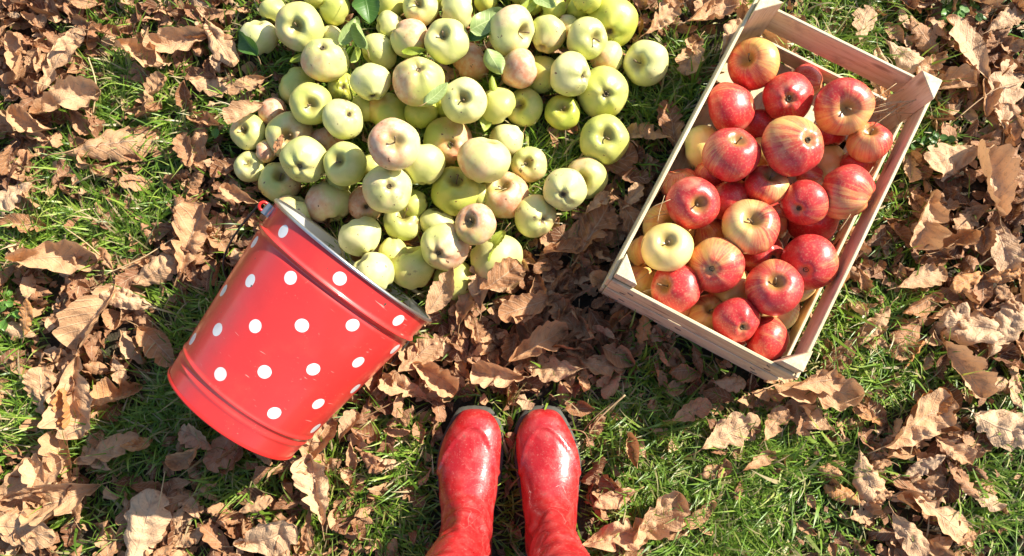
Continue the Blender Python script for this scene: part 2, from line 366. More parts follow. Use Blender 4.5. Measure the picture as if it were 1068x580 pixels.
# ------------------------------------------------------------------ apple catalogue
# x, y, radius in photo pixels, layer, feature (s stem / c calyx / n none), its offset in radii, tone (0 green-yellow .. 1 pale), blush, bruise, words
GA = [
 (271,39,20,0,'n',0,0,.9,.15,.1,'pale yellow apple beside the dark green leaf at the heap\'s far left'),
 (286,11,15,0,'n',0,0,.5,.1,0,'yellow-green apple at the top edge above the deep-dimpled far left apple'),
 (313,28,24,1,'s',-.22,0,.6,.35,0,'large pale green apple with a deep star-shaped stem hollow, top left of the heap'),
 (349,9,18,0,'n',0,0,.3,.1,0,'shaded olive green apple at the top edge left of the big dark leaf'),
 (339,62,24,1,'c',-.1,-.65,.6,.35,.2,'smooth yellow-green apple with faint blush on its right, lying below the pale folded leaves'),
 (345,41,14,0,'n',0,0,.7,.2,0,'half hidden pale apple tucked behind the smooth yellow-green one under the folded leaves'),
 (407,4,17,0,'n',0,0,.3,.1,0,'shaded olive apple at the top edge just right of the big dark leaf'),
 (439,8,19,1,'s',-.25,-.25,.7,.1,0,'pale apple at the top edge with its stem hollow showing, half in leaf shade'),
 (476,11,20,1,'n',0,0,.8,.1,0,'pale cream apple at the top edge left of the large pale leaf'),
 (406,27,15,0,'n',0,0,.7,.2,0,'small pale apple peeking out left of the oval blush-based apple'),
 (427,40,20,1,'n',0,0,.8,.55,0,'tall oval pale apple with a pink lower right side'),
 (467,44,24,2,'s',-.35,-.4,.65,.1,.1,'high-lying pale yellow apple with a small dark stem hollow at upper left'),
 (396,54,20,0,'n',0,0,.6,.2,0,'cone-shaped pale apple half shaded olive, right of the folded pale leaves'),
 (387,86,21,1,'c',.1,.85,.8,.2,.2,'wide pale apple seen from the side with its brown calyx at the bottom'),
 (437,85,26,1.5,'c',0,-.6,.45,.4,.5,'large yellow-green apple with a reddish cracked scar near its top'),
 (484,106,23,1,'s',-.1,-.2,.8,.25,.2,'cream apple whose broken stem lies in a shallow wrinkled hollow'),
 (491,65,21,0,'n',0,0,.4,.85,.3,'blushed red-orange apple shaded beneath the pale curled leaf'),
 (324,108,22,1,'s',0,.1,.35,.1,0,'bright green apple with a tiny pinhole stem hollow at its centre'),
 (311,91,20,0,'n',0,0,.35,.15,0,'shaded green apple hidden behind the pinhole green one'),
 (357,91,15,0,'c',.1,0,.15,.1,0,'small mustard-yellow apple with a dark round calyx'),
 (358,124,21,1,'c',.4,-.3,.8,.3,1,'pale apple with a rough pink dent and two brown spots'),
 (284,117,16,0,'n',0,0,.5,.85,.2,'dull reddish-brown shaded apple at the left side of the heap'),
 (260,138,18,0,'s',-.5,-.2,.5,.35,0,'yellow-green apple lying by the brown leaves at the heap\'s left edge'),
 (303,142,24,0,'s',-.2,0,.6,.5,.2,'dull pinkish-olive shaded apple with a hollow, behind the brown-ended pale apple'),
 (405,117,23,0,'n',0,0,.2,.3,0,'golden yellow apple beneath the big pink five-ribbed one'),
 (440,118,18,0,'n',0,0,.2,.1,0,'shaded golden apple under the large scarred yellow-green apple'),
 (468,148,26,0,'c',.1,.15,.2,.6,.8,'orange-tinged russet apple with a cracked brown calyx, mid heap'),
 (467,113,13,0,'n',0,0,.1,.1,0,'small dark green apple deep in the gap left of the broken-stem apple'),
 (261,175,16,0,'s',-.2,-.4,.7,.2,0,'small pale green apple with a wavy shadow across it at the lower left'),
 (317,167,23,1,'c',-.25,.35,.55,.2,.5,'pale yellow apple with a wide brown rotten calyx end'),
 (292,191,21,0,'s',0,-.45,.45,.4,.5,'olive yellow apple with dark nicks just above the bucket\'s left ear'),
 (361,172,23,1,'s',-.45,-.25,.5,.15,0,'green apple with a deep brown-lined hollow on its left'),
 (342,147,17,0,'n',0,0,.3,.85,0,'shaded orange-blushed apple tucked under the pink-dented pale one'),
 (342,211,24,0,'n',0,0,.75,.5,.1,'large pale apple with reddish left shoulder above the bucket rim'),
 (411,151,27,2,'s',.05,-.15,.9,.62,.4,'big pink-flushed apple with a five-ribbed star hollow on top of the heap'),
 (440,171,25,1,'n',0,0,.6,.1,0,'smooth pale yellow apple lower right of the pink five-ribbed one'),
 (388,174,13,0,'n',0,0,.4,.1,0,'small dark green apple in the gap beside the brown-lined hollow apple'),
 (404,197,25,1,'c',.12,-.15,.75,.3,.1,'cream-green apple with a russet star at its centre'),
 (382,213,18,0,'c',0,.2,.3,.75,1,'rotting purple-brown patched apple below the cream-green one'),
 (306,222,20,0,'n',0,0,.7,.4,0,'pale blushed apple half hidden behind the bucket\'s left rim'),
 (420,233,19,0,'s',.1,-.5,.5,.15,.4,'upright yellow-green apple with a long thin dark stem'),
 (376,247,22,.5,'n',0,0,.9,.1,.2,'creamy apple with tiny specks just outside the bucket mouth'),
 (455,232,17,0,'n',0,0,.8,.2,0,'small pale apple just above the two-holed apple'),
 (463,258,25,1,'c',-.3,.3,.65,.45,.6,'speckled blushed apple with a dark calyx hole at the heap\'s bottom'),
 (476,200,25,0,'s',0,-.6,.2,.1,.1,'large lemon-green apple half shaded, right above the grass gap'),
 (388,285,22,0.3,'n',0,0,.8,.15,0,'pale apple sitting in the bucket mouth against the rim'),
 (430,279,25,0,'n',0,0,.45,.3,.5,'tall green apple with a triangular lit patch right of the bucket mouth'),
 (473,292,20,0,'n',0,0,.4,.1,.4,'broken green apple under dry leaves at the very bottom of the heap'),
 (518,270,26,0,'n',0,0,.65,.2,0,'pale apple carrying the twisted yellow leaf, bottom right of the heap'),
 (497,234,22,1,'s',-.5,-.2,.45,.7,.3,'peach-blushed apple with a split running from its stem hollow'),
 (526,204,24,0,'s',-.15,-.55,.25,.6,0,'green apple with a pink right cheek and stem hollow at the top'),
 (505,167,27,1.5,'n',0,0,.75,.4,.1,'big smooth pale apple with a faint rosy top, centre right of heap'),
 (529,146,18,0,'n',0,0,.85,.15,0,'small pale apple peeping out upper right of the big smooth pale one'),
 (552,172,18,0,'s',-.2,-.1,.6,.3,.5,'small cracked pale green apple by the sunlit grass tuft'),
 (558,226,21,0,'c',.5,.2,.6,.3,1,'pecked pale apple with brown bite marks at the heap\'s lower right'),
 (589,198,22,1,'c',-.1,.3,.85,.2,1,'pale apple with a large soft brown bruise at its calyx'),
 (612,185,22,0,'s',-.3,.2,.5,.35,0,'yellow apple with pinkish shaded right edge behind the bruised one'),
 (630,146,25,0,'s',.1,-.2,.35,.05,0,'lone bright yellow-green apple with a thin stem, halfway to the crate'),
 (675,66,24,0,'s',-.5,0,.85,.1,0,'separate pale apple in the long grass nearest the crate\'s top left'),
 (629,97,26,.5,'c',.15,.05,.4,.05,0,'large yellow-green apple with an open calyx at the heap\'s right edge'),
 (587,118,19,0,'s',0,-.4,.1,.05,0,'vivid green apple with a dark stem dimple near the top'),
 (595,78,22,1,'c',.75,.1,.7,.1,0,'oval pale apple tapering to a calyx on its right'),
 (633,60,18,0,'n',0,0,.75,.35,0,'pale apple with a brownish shaded right edge behind the open-calyx one'),
 (611,40,22,1,'s',.6,0,.55,.1,0,'pale green apple with a tiny stem dot at right, near top right'),
 (638,24,26,0,'c',-.1,.45,.15,.1,0,'large golden apple with calyx down at the heap\'s top right corner'),
 (571,36,20,1,'c',-.3,.75,.6,.35,.2,'pale apple with pink bottom and calyx facing the bucket'),
 (533,32,25,2,'s',.72,.1,.8,.3,.1,'very pale conical apple standing high beside the big pale leaf'),
 (541,72,21,1,'n',0,0,.6,.75,0,'peach-pink apple under the very pale conical one'),
 (565,78,19,0,'n',0,0,.3,.1,0,'half hidden yellow apple between the peach-pink and oval ones'),
 (547,112,19,0,'s',-.35,-.2,.35,.2,.2,'shaded green apple with a dark stem hollow by a dry stalk'),
 (518,110,20,.5,'n',0,0,.4,.1,0,'yellow-green apple behind the small yellow lobed leaf'),
 (603,8,17,0,'n',0,0,.2,.1,.3,'olive spotted apple near the top edge, left of the golden one'),
 (612,-1,15,1,'n',0,0,.2,.1,0,'bright yellow apple cut by the photo\'s top edge at right'),
 (507,-1,15,0,'n',0,0,.2,.05,0,'lime apple cut by the top edge above the big pale leaf'),
 (591,27,12,0,'n',0,0,.8,.6,0,'tiny pinkish sliver of apple in a gap near the top right'),
 (576,9,15,0,'n',0,0,.2,.1,0,'leafy-green apple near the top edge under small leaves'),
 (555,3,14,0,'n',0,0,.2,.1,0,'small green apple at top edge right of the conical pale one'),
 (380,113,15,0,'n',0,0,.3,.2,0,'hidden olive apple in the gap below the wide side-lying apple'),
 (352,192,14,0,'n',0,0,.4,.3,0,'small hidden apple below the brown-lined hollow apple'),
 (432,212,15,0,'n',0,0,.3,.2,0,'small green apple under the russet-star apple\'s lower right'),
 (500,203,14,0,'n',0,0,.3,.2,0,'small yellow apple between the lemon-green and pink-cheeked apples'),
 (410,262,15,0,'n',0,0,.5,.2,0,'small pale apple in the gap right of the specked creamy one'),
 (240+38,158,12,0,'n',0,0,.4,.5,0,'small blushed apple wedged behind the heap\'s left edge apples'),
 (331,-9,17,0,'n',0,0,.4,.1,0,'apple mostly cut by the top edge above the star-hollow apple'),
 (458,-8,17,0,'n',0,0,.4,.2,0,'apple mostly cut by the top edge between two pale apples'),
 (380,-12,19,0,'n',0,0,.4,.2,0,'apple mostly cut by the top edge behind the big dark leaf'),
 (540,-14,19,0,'n',0,0,.4,.2,0,'apple mostly cut by the top edge above the conical apple'),
]
RA = [
 (786,67,26,2,'s',-.4,-.3,.5,.55,0,'red and yellow apple in the crate\'s top corner with a deep hollow'),
 (760,112,27,1,'n',0,0,.4,.85,0,'glossy crimson apple against the crate\'s left rail near the top'),
 (822,102,26,1,'c',.05,.05,.4,.78,0,'dark red apple with an open calyx facing up, near crate top'),
 (879,112,30,2,'s',.2,.05,.6,.56,0,'biggest orange-peach apple beside the crate\'s top right post'),
 (827,152,31,2,'c',.6,-.25,.5,.62,0,'large orange-streaked apple with its calyx at right, upper middle of crate'),
 (762,162,28,2,'s',.3,-.7,.7,.8,0,'red apple with a creamy top and dark red lower half'),
 (905,152,21,1,'s',.05,-.7,.8,.6,0,'small red and cream apple under straw by the right rail'),
 (788,130,20,0,'n',0,0,.3,.8,0,'shaded dark red apple between the crimson and orange-streaked ones'),
 (727,155,23,0,'n',0,0,.9,.02,0,'plain yellow-green apple against the crate\'s left rail'),
 (706,192,20,0,'n',0,0,.3,.7,0,'small orange-red apple squeezed at the left rail below the yellow one'),
 (722,212,26,2,'s',.3,.05,.3,.95,0,'shiny scarlet apple with a ring-like dimple near the left rail'),
 (759,207,24,.5,'n',0,0,.3,.92,0,'deep scarlet apple with a sharp shadow edge, beside the ring-dimpled one'),
 (799,194,22,1,'s',.3,-.65,.8,.55,0,'smaller cream-topped red apple in the crate\'s middle'),
 (839,212,23,1.3,'c',-.3,.3,.5,.8,0,'round pinkish red apple with a small calyx at lower left'),
 (880,203,28,1.2,'n',0,0,.6,.6,0,'tall yellow-orange streaked apple by the right rail'),
 (783,237,28,2,'s',.1,-.4,.9,.48,0,'lumpy yellow apple with red patches and deep stem hollow at crate\'s centre'),
 (812,232,20,0,'n',0,0,.3,.45,0,'shaded orange apple right behind the lumpy yellow one'),
 (847,243,27,0,'c',0,0,.2,.92,0,'dark shaded burgundy apple beside the right rail'),
 (872,166,19,0,'n',0,0,.9,.05,0,'dark olive shaded apple deep below the orange-streaked ones'),
 (866,146,17,0,'n',0,0,.3,.85,0,'dark red apple deep in the shade under the biggest apple'),
 (846,184,16,0,'n',0,0,.6,.6,0,'small mostly hidden red and cream apple beneath the largest streaked apple'),
 (796,162,18,0,'n',0,0,.3,.45,0,'small shaded brownish apple between the two big upper apples'),
 (692,239,26,0,'s',.2,-.1,.5,.35,0,'orange apple behind the pale yellow one at the left rail'),
 (697,266,25,2,'s',0,-.4,1.0,.07,0,'pale yellow apple with a short stem, only one so pale in the crate'),
 (747,277,27,2,'c',-.2,.15,.7,.62,0,'red and yellow apple with a green-ringed open calyx'),
 (668,287,21,0,'n',0,0,.4,.4,0,'orange speckled apple in the crate\'s lower left corner'),
 (694,315,25,1,'s',-.6,-.1,.5,.75,0,'pinkish red apple touching the crate\'s bottom board'),
 (740,247,20,0,'n',0,0,.3,.65,0,'half hidden red-orange apple above the green-ringed calyx one'),
 (795,267,24,.5,'c',.6,.1,.8,.68,0,'red and cream apple partly beneath the lumpy yellow one'),
 (846,278,27,1,'c',-.15,.35,.5,.82,0,'red apple half in hard shadow near the right rail'),
 (807,301,27,2,'s',.1,-.3,.6,.72,0,'red apple with yellow streaks and a brown-lined stem hollow, lower right'),
 (758,307,24,0,'n',0,0,.7,.35,0,'greenish-orange streaked apple under the green-ringed calyx one'),
 (716,297,20,0,'n',0,0,.3,.85,0,'dark red shaded apple above the pinkish bottom-board one'),
 (766,339,23,2,'c',.3,.4,.2,.98,0,'small bright red apple with a torn pale calyx near the bottom board'),
 (733,336,20,0,'s',.2,-.4,.5,.35,0,'orange and cream apple between two red apples at the bottom board'),
 (817,328,26,0,'s',0,-.3,.9,.28,0,'yellow-olive apple in the crate\'s lower right corner'),
 (788,362,23,.3,'n',0,0,.4,.82,0,'red apple with yellow rim touching the bottom board\'s right half'),
 (872,262,19,0,'n',0,0,.4,.8,0,'dark red apple low against the right rail, below the burgundy one'),
 (848,318,19,0,'n',0,0,.6,.5,0,'shaded orange-red apple low by the right rail, above the corner one'),
 (664,262,17,0,'n',0,0,.4,.5,0,'low orange apple squeezed into the lower left rail'),
 (700,345,16,0,'n',0,0,.5,.45,0,'low orange apple peeping out under the pinkish bottom-board one'),
 (757,362,17,0,'n',0,0,.3,.8,0,'low dark red apple left of the last bottom-board apple'),
 (905,180,18,0,'n',0,0,.4,.7,0,'low red apple against the right rail under the small cream one'),
 (740,182,17,0,'n',0,0,.3,.8,0,'low crimson apple between the yellow-green and scarlet apples'),
 (848,72,17,0,'n',0,0,.5,.6,0,'low red apple behind the dark red calyx one, near the top board'),
]
# ------------------------------------------------------------------ apple meshes
def apple_mesh(name, seed, R=.037, red=False):
    r = random.Random(seed); nr, nsg = 30, 34; V, F = [], []
    flat = r.uniform(.86, .97); taper = r.uniform(.06, .27); dip = r.uniform(.36, .5); lob = r.uniform(.008, .036) + (.012 if not red else 0)
    skew = r.uniform(-.07, .07); ph = r.uniform(0, 6); so_ = Vector((r.random() * 50, r.random() * 50, r.random() * 50))
    dw = r.uniform(.24, .34)
    for i in range(nr + 1):
        p = pi * i / nr
        for j in range(nsg):
            th = 2 * pi * j / nsg
            rho = sin(p); z = cos(p)
            fac = 1 + .10 * sin(p) ** 2 if z > 0 else 1 + .10 * sin(p) ** 2
            rho *= fac * (1 - taper * (1 - z) / 2)
            zz = z * flat
            rib = cos(5 * th + ph)
            if z > 0: zz -= dip * exp(-(rho / dw) ** 2)
            else: zz += (.24) * exp(-(rho / .2) ** 2) * (1 + 0 * rib)
            k = lob * (1 if z < 0 else .7)
            rho *= 1 + k * rib * (.4 + .6 * abs(z)); zz *= 1 + 1.6 * k * rib * min(1, rho * 2) * abs(z)
            x, y = rho * cos(th), rho * sin(th); zz += skew * x
            nn = noise.noise(Vector((x, y, zz)) * 1.1 + so_) * .055 + noise.noise(Vector((x, y, zz)) * 2.7 + so_) * .014
            q = Vector((x, y, zz)) * (1 + nn)
            V.append(q * R * .97)
    for i in range(nr):
        for j in range(nsg):
            a = i * nsg + j; b = i * nsg + (j + 1) % nsg
            F.append((a, a + nsg, b + nsg, b))
    me = bpy.data.meshes.new(name); me.from_pydata(V, [], F)
    bm = bmesh.new(); bm.from_mesh(me); bmesh.ops.remove_doubles(bm, verts=bm.verts, dist=1e-6); bmesh.ops.dissolve_degenerate(bm, edges=bm.edges, dist=1e-7)
    bm.normal_update(); bm.to_mesh(me); bm.free()
    for p in me.polygons: p.use_smooth = True
    me.materials.append(M_RA if red else M_GA)
    zt = (flat - dip) * R * .97
    return me, zt
def stem_mesh(seed, zt, long=False):
    r = random.Random(seed); h = (.034 if long else r.uniform(.012, .020)); a = r.uniform(0, 6); b = r.uniform(.003, .007)
    pts = [(cos(a) * b * t * t, sin(a) * b * t * t, zt - .002 + h * t) for t in (0, .25, .5, .75, 1)]
    V, F = tube(pts, [.0013, .0010, .0009, .0011, .0016], 7)
    me = bpy.data.meshes.new('stem'); me.from_pydata([tuple(v) for v in V], [], F); me.materials.append(M_STEM)
    for p in me.polygons: p.use_smooth = True
    return me
def calyx_mesh(seed, R=.037):
    r = random.Random(seed); V, F = [], []; z0 = -R * .97 * .70
    for k in range(6):
        a = 2 * pi * k / 6 + r.uniform(-.2, .2); c, s = cos(a), sin(a); w_ = .0016; l = r.uniform(.004, .006)
        b = len(V)
        for t, ww in ((.0, .7), (.5, 1.), (1., .15)):
            d = .0008 + l * t * (.8 if t < 1 else .65); zz = z0 + .001 - .0035 * sin(t * 2.4)
            for sg in (-1, 1): V.append((c * d - s * w_ * ww * sg, s * d + c * w_ * ww * sg, zz))
            V.append((c * d, s * d, zz + .0006))
        for q in range(2):
            o = b + q * 3; F += [(o, o + 2, o + 5, o + 3), (o + 2, o + 1, o + 4, o + 5)]
    b = len(V); V.append((0, 0, z0 - .0012))
    for k in range(10): V.append((.0022 * cos(k * pi / 5), .0022 * sin(k * pi / 5), z0 + .0012))
    for k in range(10): F.append((b, b + 1 + (k + 1) % 10, b + 1 + k))
    me = bpy.data.meshes.new('calyx'); me.from_pydata(V, [], F); me.materials.append(M_CALYX)
    return me
GM = [apple_mesh('green_apple', 100 + i) for i in range(10)]
RM = [apple_mesh('red_apple', 300 + i, red=True) for i in range(8)]
CALM = [calyx_mesh(i) for i in range(3)]
GS = [stem_mesh(i, zt) for i, (m, zt) in enumerate(GM)]; RS = [stem_mesh(40 + i, zt) for i, (m, zt) in enumerate(RM)]
LONGSTEM = [stem_mesh(90 + i, zt, True) for i, (m, zt) in enumerate(GM)]

PLACED = []      # (centre, R) of every apple
def solve(cat, base, step):
    out = []
    for idx in sorted(range(len(cat)), key=lambda i: cat[i][3]):
        a = cat[idx]; d = ray(a[0], a[1]); lay = a[3]
        z0 = base(a) ; z = z0
        zcap = base(a) + step * lay + (.012 if lay < .6 else .03)
        while True:
            c = CAMP + d * ((z - CH) / d.z); R = a[2] * (CH - z) / cos(TILT) / FPX * 1.085
            zz = base(a) - .0365 + R
            if z < zz: z = zz; continue
            hit = any((c - q).length < (R + r2) * .90 for q, r2 in PLACED)
            if not hit or z >= zcap: break
            z += .003
        if lay >= 1 and z < base(a) + step * lay * .55: z = base(a) + step * lay * .55; c = CAMP + d * ((z - CH) / d.z)
        out.append((idx, c, R)); PLACED.append((c, R))
    return out
def keep_inside(sol):
    for q in range(60):
        for i, (idx, c, R) in enumerate(sol):
            d = c - CR_C; u, v = d.dot(cu), d.dot(cv_); lu, lv = CR_L / 2 - T - R * .97, CR_W / 2 - T - R * .97
            nu_, nv_ = max(-lu, min(lu, u)), max(-lv, min(lv, v))
            c = c + cu * (nu_ - u) + cv_ * (nv_ - v); sol[i] = (idx, c, R)
        for i in range(len(sol)):
            for j in range(i):
                a, b = sol[i], sol[j]; d = a[1] - b[1]; m = (a[2] + b[2]) * .80 - d.length
                if m > 0:
                    d = d.normalized() * m * .25; sol[i] = (a[0], a[1] + d, a[2]); sol[j] = (b[0], b[1] - d, b[2])
        for i, (idx, c, R) in enumerate(sol):
            if c.z < .02 + R: sol[i] = (idx, Vector((c.x, c.y, .02 + R)), R)
    return sol
T = .0065
def place_apples(cat, sol, meshes, stems, kind, group, cat_name):
    for idx, c, R in sol:
        a = cat[idx]; r = random.Random(idx * 31 + len(cat)); mi = r.randrange(len(meshes)); me, zt = meshes[mi]
        view = (CAMP - c).normalized(); right = Vector((1, 0, 0)); right = (right - view * right.dot(view)).normalized(); upv = view.cross(right)
        if a[4] == 'n':
            an = r.uniform(0, 2 * pi); dx, dy = cos(an) * .97, sin(an) * .97; tw = -.15 if r.random() < .6 else .25
            f = (right * dx - upv * dy + view * tw).normalized(); sgn = 1
        else:
            f = (right * a[5] - upv * a[6] + view * sqrt(max(.02, 1 - a[5] ** 2 - a[6] ** 2))).normalized(); sgn = 1 if a[4] == 's' else -1
        zax = f * sgn
        # blush side (+X of the apple) turned towards the light or away from it at random
        bx = (right * r.uniform(-1, 1) + upv * r.uniform(-.6, 1)); xax = bx - zax * bx.dot(zax)
        xax = (xax if xax.length > .05 else zax.orthogonal()).normalized(); yax = zax.cross(xax)
        s = R / .037
        M = frame(c, xax, yax, zax) @ Matrix.Diagonal((s, s, s, 1))
        t = thing(kind, a[10], cat_name, M, group)
        b = link('skin', me, t); b['tone'] = float(a[7]); b['blush'] = float(a[8]); b['bruise'] = min(1.0, float(a[9]) + (r.random() ** 2 * .45 if cat is GA else 0)); b['seed'] = r.random()
        if a[4] == 's' :
            link('stem', LONGSTEM[mi] if 'long thin' in a[10] else stems[mi], t)
        if a[4] == 'c':
            link('calyx', CALM[r.randrange(3)], t)
gs = solve(GA, lambda a: .034 + (.012 if in_bucket(*P(a[0], a[1], .04)[:2], -.01) else 0), .048)
place_apples(GA, gs, GM, GS, 'green_apple', 'green apples heaped on the grass', 'apple')
PLACED_G = list(PLACED); PLACED.clear()
rs_sol = keep_inside(solve([(a[0], a[1], a[2] * 1.01) + a[3:] for a in RA], lambda a: .060, .038))
place_apples(RA, rs_sol, RM, RS, 'red_apple', 'red apples in the wooden crate', 'apple')
PLACED = PLACED_G + PLACED

# ------------------------------------------------------------------ crate
def box(V, F, x0, x1, y0, y1, z0, z1, bev=.0012):
    b = len(V)
    # bevelled box: 24 verts
    e = bev; X, Y, Z = (x0, x1), (y0, y1), (z0, z1); idx = {}
    for i in (0, 1):
        for j in (0, 1):
            for k in (0, 1):
                sx, sy, sz = (1 - 2 * i) * e, (1 - 2 * j) * e, (1 - 2 * k) * e
                idx[i, j, k, 0] = len(V); V.append((X[i], Y[j] + sy, Z[k] + sz))
                idx[i, j, k, 1] = len(V); V.append((X[i] + sx, Y[j], Z[k] + sz))
                idx[i, j, k, 2] = len(V); V.append((X[i] + sx, Y[j] + sy, Z[k]))
    for i in (0, 1):
        F.append([idx[i, 0, 0, 0], idx[i, 1, 0, 0], idx[i, 1, 1, 0], idx[i, 0, 1, 0]]); F.append([idx[0, i, 0, 1], idx[1, i, 0, 1], idx[1, i, 1, 1], idx[0, i, 1, 1]])
        F.append([idx[0, 0, i, 2], idx[1, 0, i, 2], idx[1, 1, i, 2], idx[0, 1, i, 2]])
    for i in (0, 1):
        for j in (0, 1):
            F.append([idx[i, j, 0, 0], idx[i, j, 1, 0], idx[i, j, 1, 1], idx[i, j, 0, 1]])
            F.append([idx[i, 0, j, 0], idx[i, 1, j, 0], idx[i, 1, j, 2], idx[i, 0, j, 2]])
            F.append([idx[0, i, j, 1], idx[1, i, j, 1], idx[1, i, j, 2], idx[0, i, j, 2]])
            for k in (0, 1): F.append([idx[i, j, k, 0], idx[i, j, k, 1], idx[i, j, k, 2]])
def fixn(o):
    bm = bmesh.new(); bm.from_mesh(o.data); bmesh.ops.recalc_face_normals(bm, faces=bm.faces); bm.to_mesh(o.data); bm.free()
crate = thing('wooden_crate', 'pale wooden slatted crate full of red apples, standing on the grass', 'crate', frame(CR_C, cu, cv_, Vector((0, 0, -1)) * -1 if False else cu.cross(cv_)))
# local: x long (up the photo), y to the right, z = cu x cv (down) -> flip so that z is up
crate.matrix_world = frame(CR_C, cu, -cv_, Vector((0, 0, 1)))     # local +y points to the photo's left
def board(name, x0, x1, y0, y1, z0, z1, along='x'):
    V, F = [], []
    cx, cy, cz = (x0 + x1) / 2, (y0 + y1) / 2, (z0 + z1) / 2
    if along == 'x': box(V, F, x0 - cx, x1 - cx, y0 - cy, y1 - cy, z0 - cz, z1 - cz)
    else: box(V, F, y0 - cy, y1 - cy, x0 - cx, x1 - cx, z0 - cz, z1 - cz)
    o = mesh_obj(name, V, F, M_WOOD, crate, False); fixn(o)
    o.location = (cx, cy, cz)
    if along == 'y': o.rotation_euler = (0, 0, pi / 2)
    return o
hx, hy = CR_L / 2, CR_W / 2; T = .0055
for sg in (-1, 1):
    ya, yb = (hy - T, hy) if sg > 0 else (-hy, -hy + T)
    board('side_slat', -hx, hx, ya, yb, .098, .157); board('side_slat', -hx, hx, ya, yb, .022, .066)
    xa, xb = (hx - T, hx) if sg > 0 else (-hx, -hx + T)
    board('end_slat', xa, xb, -hy + T + .0005, hy - T - .0005, .092, .155, 'y')
    if sg < 0: board('end_slat', xa - .002, xb - .002, -hy + T + .0005, hy - T - .0005, .020, .0885, 'y')
    else: board('end_slat', xa, xb, -hy + T + .0005, hy - T - .0005, .020, .058, 'y')
    for sy in (-1, 1):
        # triangular corner post, right angle in the corner, top standing proud of the rails
        x0, y0 = sg * (hx - T - .0006), sy * (hy - T - .0006); l = .036; h0, h1 = .0, .186
        A = [(x0, y0), (x0 - sg * l, y0), (x0, y0 - sy * l)]
        V = [(*p, h0) for p in A] + [(*p, h1) for p in A]
        me = bpy.data.meshes.new('corner_post'); me.from_pydata(V, [], [(0, 1, 2), (3, 5, 4), (0, 3, 4, 1), (1, 4, 5, 2), (2, 5, 3, 0)])
        bm = bmesh.new(); bm.from_mesh(me); bmesh.ops.recalc_face_normals(bm, faces=bm.faces)
        bmesh.ops.bevel(bm, geom=list(bm.edges), offset=.0011, segments=1, affect='EDGES'); bm.to_mesh(me); bm.free()
        me.materials.append(M_WOOD); me.transform(Matrix.Rotation(pi / 2, 4, 'Y')); o = link('corner_post', me, crate); o.rotation_euler = (0, -pi / 2, 0)
for i in range(5):
    yc = -hy + .034 + i * (2 * hy - .068) / 4
    board('floor_slat', -hx + T + .001, hx - T - .001, yc - .024, yc + .024, .0145, .0190)
for i in range(3):
    xc = (-1 + i) * (hx - .06); board('floor_batten', xc - .02, xc + .02, -hy + T + .001, hy - T - .001, .006, .0142, 'y')
for (yy, zz, tl) in [(.118, .132, .4), (.128, .108, -.5), (-.118, .138, .9), (-.126, .110, -.3), (.122, .062, .2), (.130, .036, -.6), (-.116, .066, .5), (-.127, .040, -.4), (.02, .07, 0)]:
    x = -hx - (.0005 if zz > .09 else .0025); d = Vector((0, cos(tl), sin(tl))) * .005; c = Vector((x, yy, zz))
    V, F = tube([c - d + Vector((.003, 0, 0)), c - d - Vector((.0006, 0, 0)), c + d - Vector((.0006, 0, 0)), c + d + Vector((.003, 0, 0))], .0007, 5)
    mesh_obj('staple', V, F, M_STAPLE, crate)
# straw at the corners
V, F = [], []
def add(VF):
    b = len(V); V.extend(VF[0]); F.extend([tuple(i + b for i in f) for f in VF[1]])
for (px, py, n, sp) in [(925, 110, 34, .055), (672, 300, 14, .03), (690, 215, 12, .035), (905, 210, 14, .03), (815, 380, 8, .03), (655, 250, 8, .03), (850, 340, 8, .04)]:
    for i in range(n):
        c = P(px + rnd.gauss(0, 12), py + rnd.gauss(0, 10), rnd.uniform(.08, .155)); an = rnd.choice([rnd.gauss(radians(25), .35), rnd.gauss(radians(60), .3)]); l = rnd.uniform(.4, 1.2) * sp
        a, b = c - Vector((cos(an), sin(an), rnd.uniform(-.3, .3))) * l, c + Vector((cos(an), sin(an), rnd.uniform(-.3, .3))) * l
        if not (in_crate(a.x, a.y, -.006) and in_crate(b.x, b.y, -.006)): continue
        m = (a + b) / 2 + Vector((rnd.gauss(0, .004), rnd.gauss(0, .004), rnd.uniform(0, .01)))
        add(tube(catmull([a, m, b], 4), .0006, 4))
st = mesh_obj('straw', V, F, M_STRAW); st['kind'] = 'stuff'; st['label'] = 'thin straw strands between the red apples in the crate corners'; st['category'] = 'straw'

# ------------------------------------------------------------------ bucket
bucket = thing('metal_bucket', 'red metal bucket with white polka dots lying on its side on the leaves', 'bucket', frame(b_b, b_s, b_u, b_s.cross(b_u)))
if b_s.cross(b_u).dot(b_a) < 0:
    raise RuntimeError('frame')
def rib(z, z0, w_, h): return h * exp(-((z - z0) / w_) ** 2)
def brad(z):
    r = BR2 + (BR1 - BR2) * z / BL_
    r += rib(z, BL_ * .862, .0030, .0042) - rib(z, BL_ * .838, .0034, .0020) + rib(z, BL_ * .152, .0028, .0019) - rib(z, BL_ * .130, .0028, .0009) + rib(z, BL_ * .108, .0026, .0009)
    return r
def lathe(prof, seg=128, close=False):
    V, F = [], []
    for (r, z) in prof:
        for k in range(seg):
            a = 2 * pi * k / seg; V.append((r * sin(a), r * cos(a), z))
    for i in range(len(prof) - 1):
        for k in range(seg):
            a, b = i * seg + k, i * seg + (k + 1) % seg; F.append((a, a + seg, b + seg, b))
    return V, F
prof = [(brad(z), z) for z in np.linspace(.004, BL_ - .001, 200)]
o = mesh_obj('painted_wall', *lathe(prof), M_BUCKET, bucket); fixn(o)
prof = [(brad(z) - .0014, z) for z in np.linspace(.012, BL_ - .001, 80)]
prof = [(0.0005, .0119)] + [(BR2 * .5, .012)] + prof
o = mesh_obj('inner_lining', *lathe(prof), M_INNER, bucket); fixn(o)
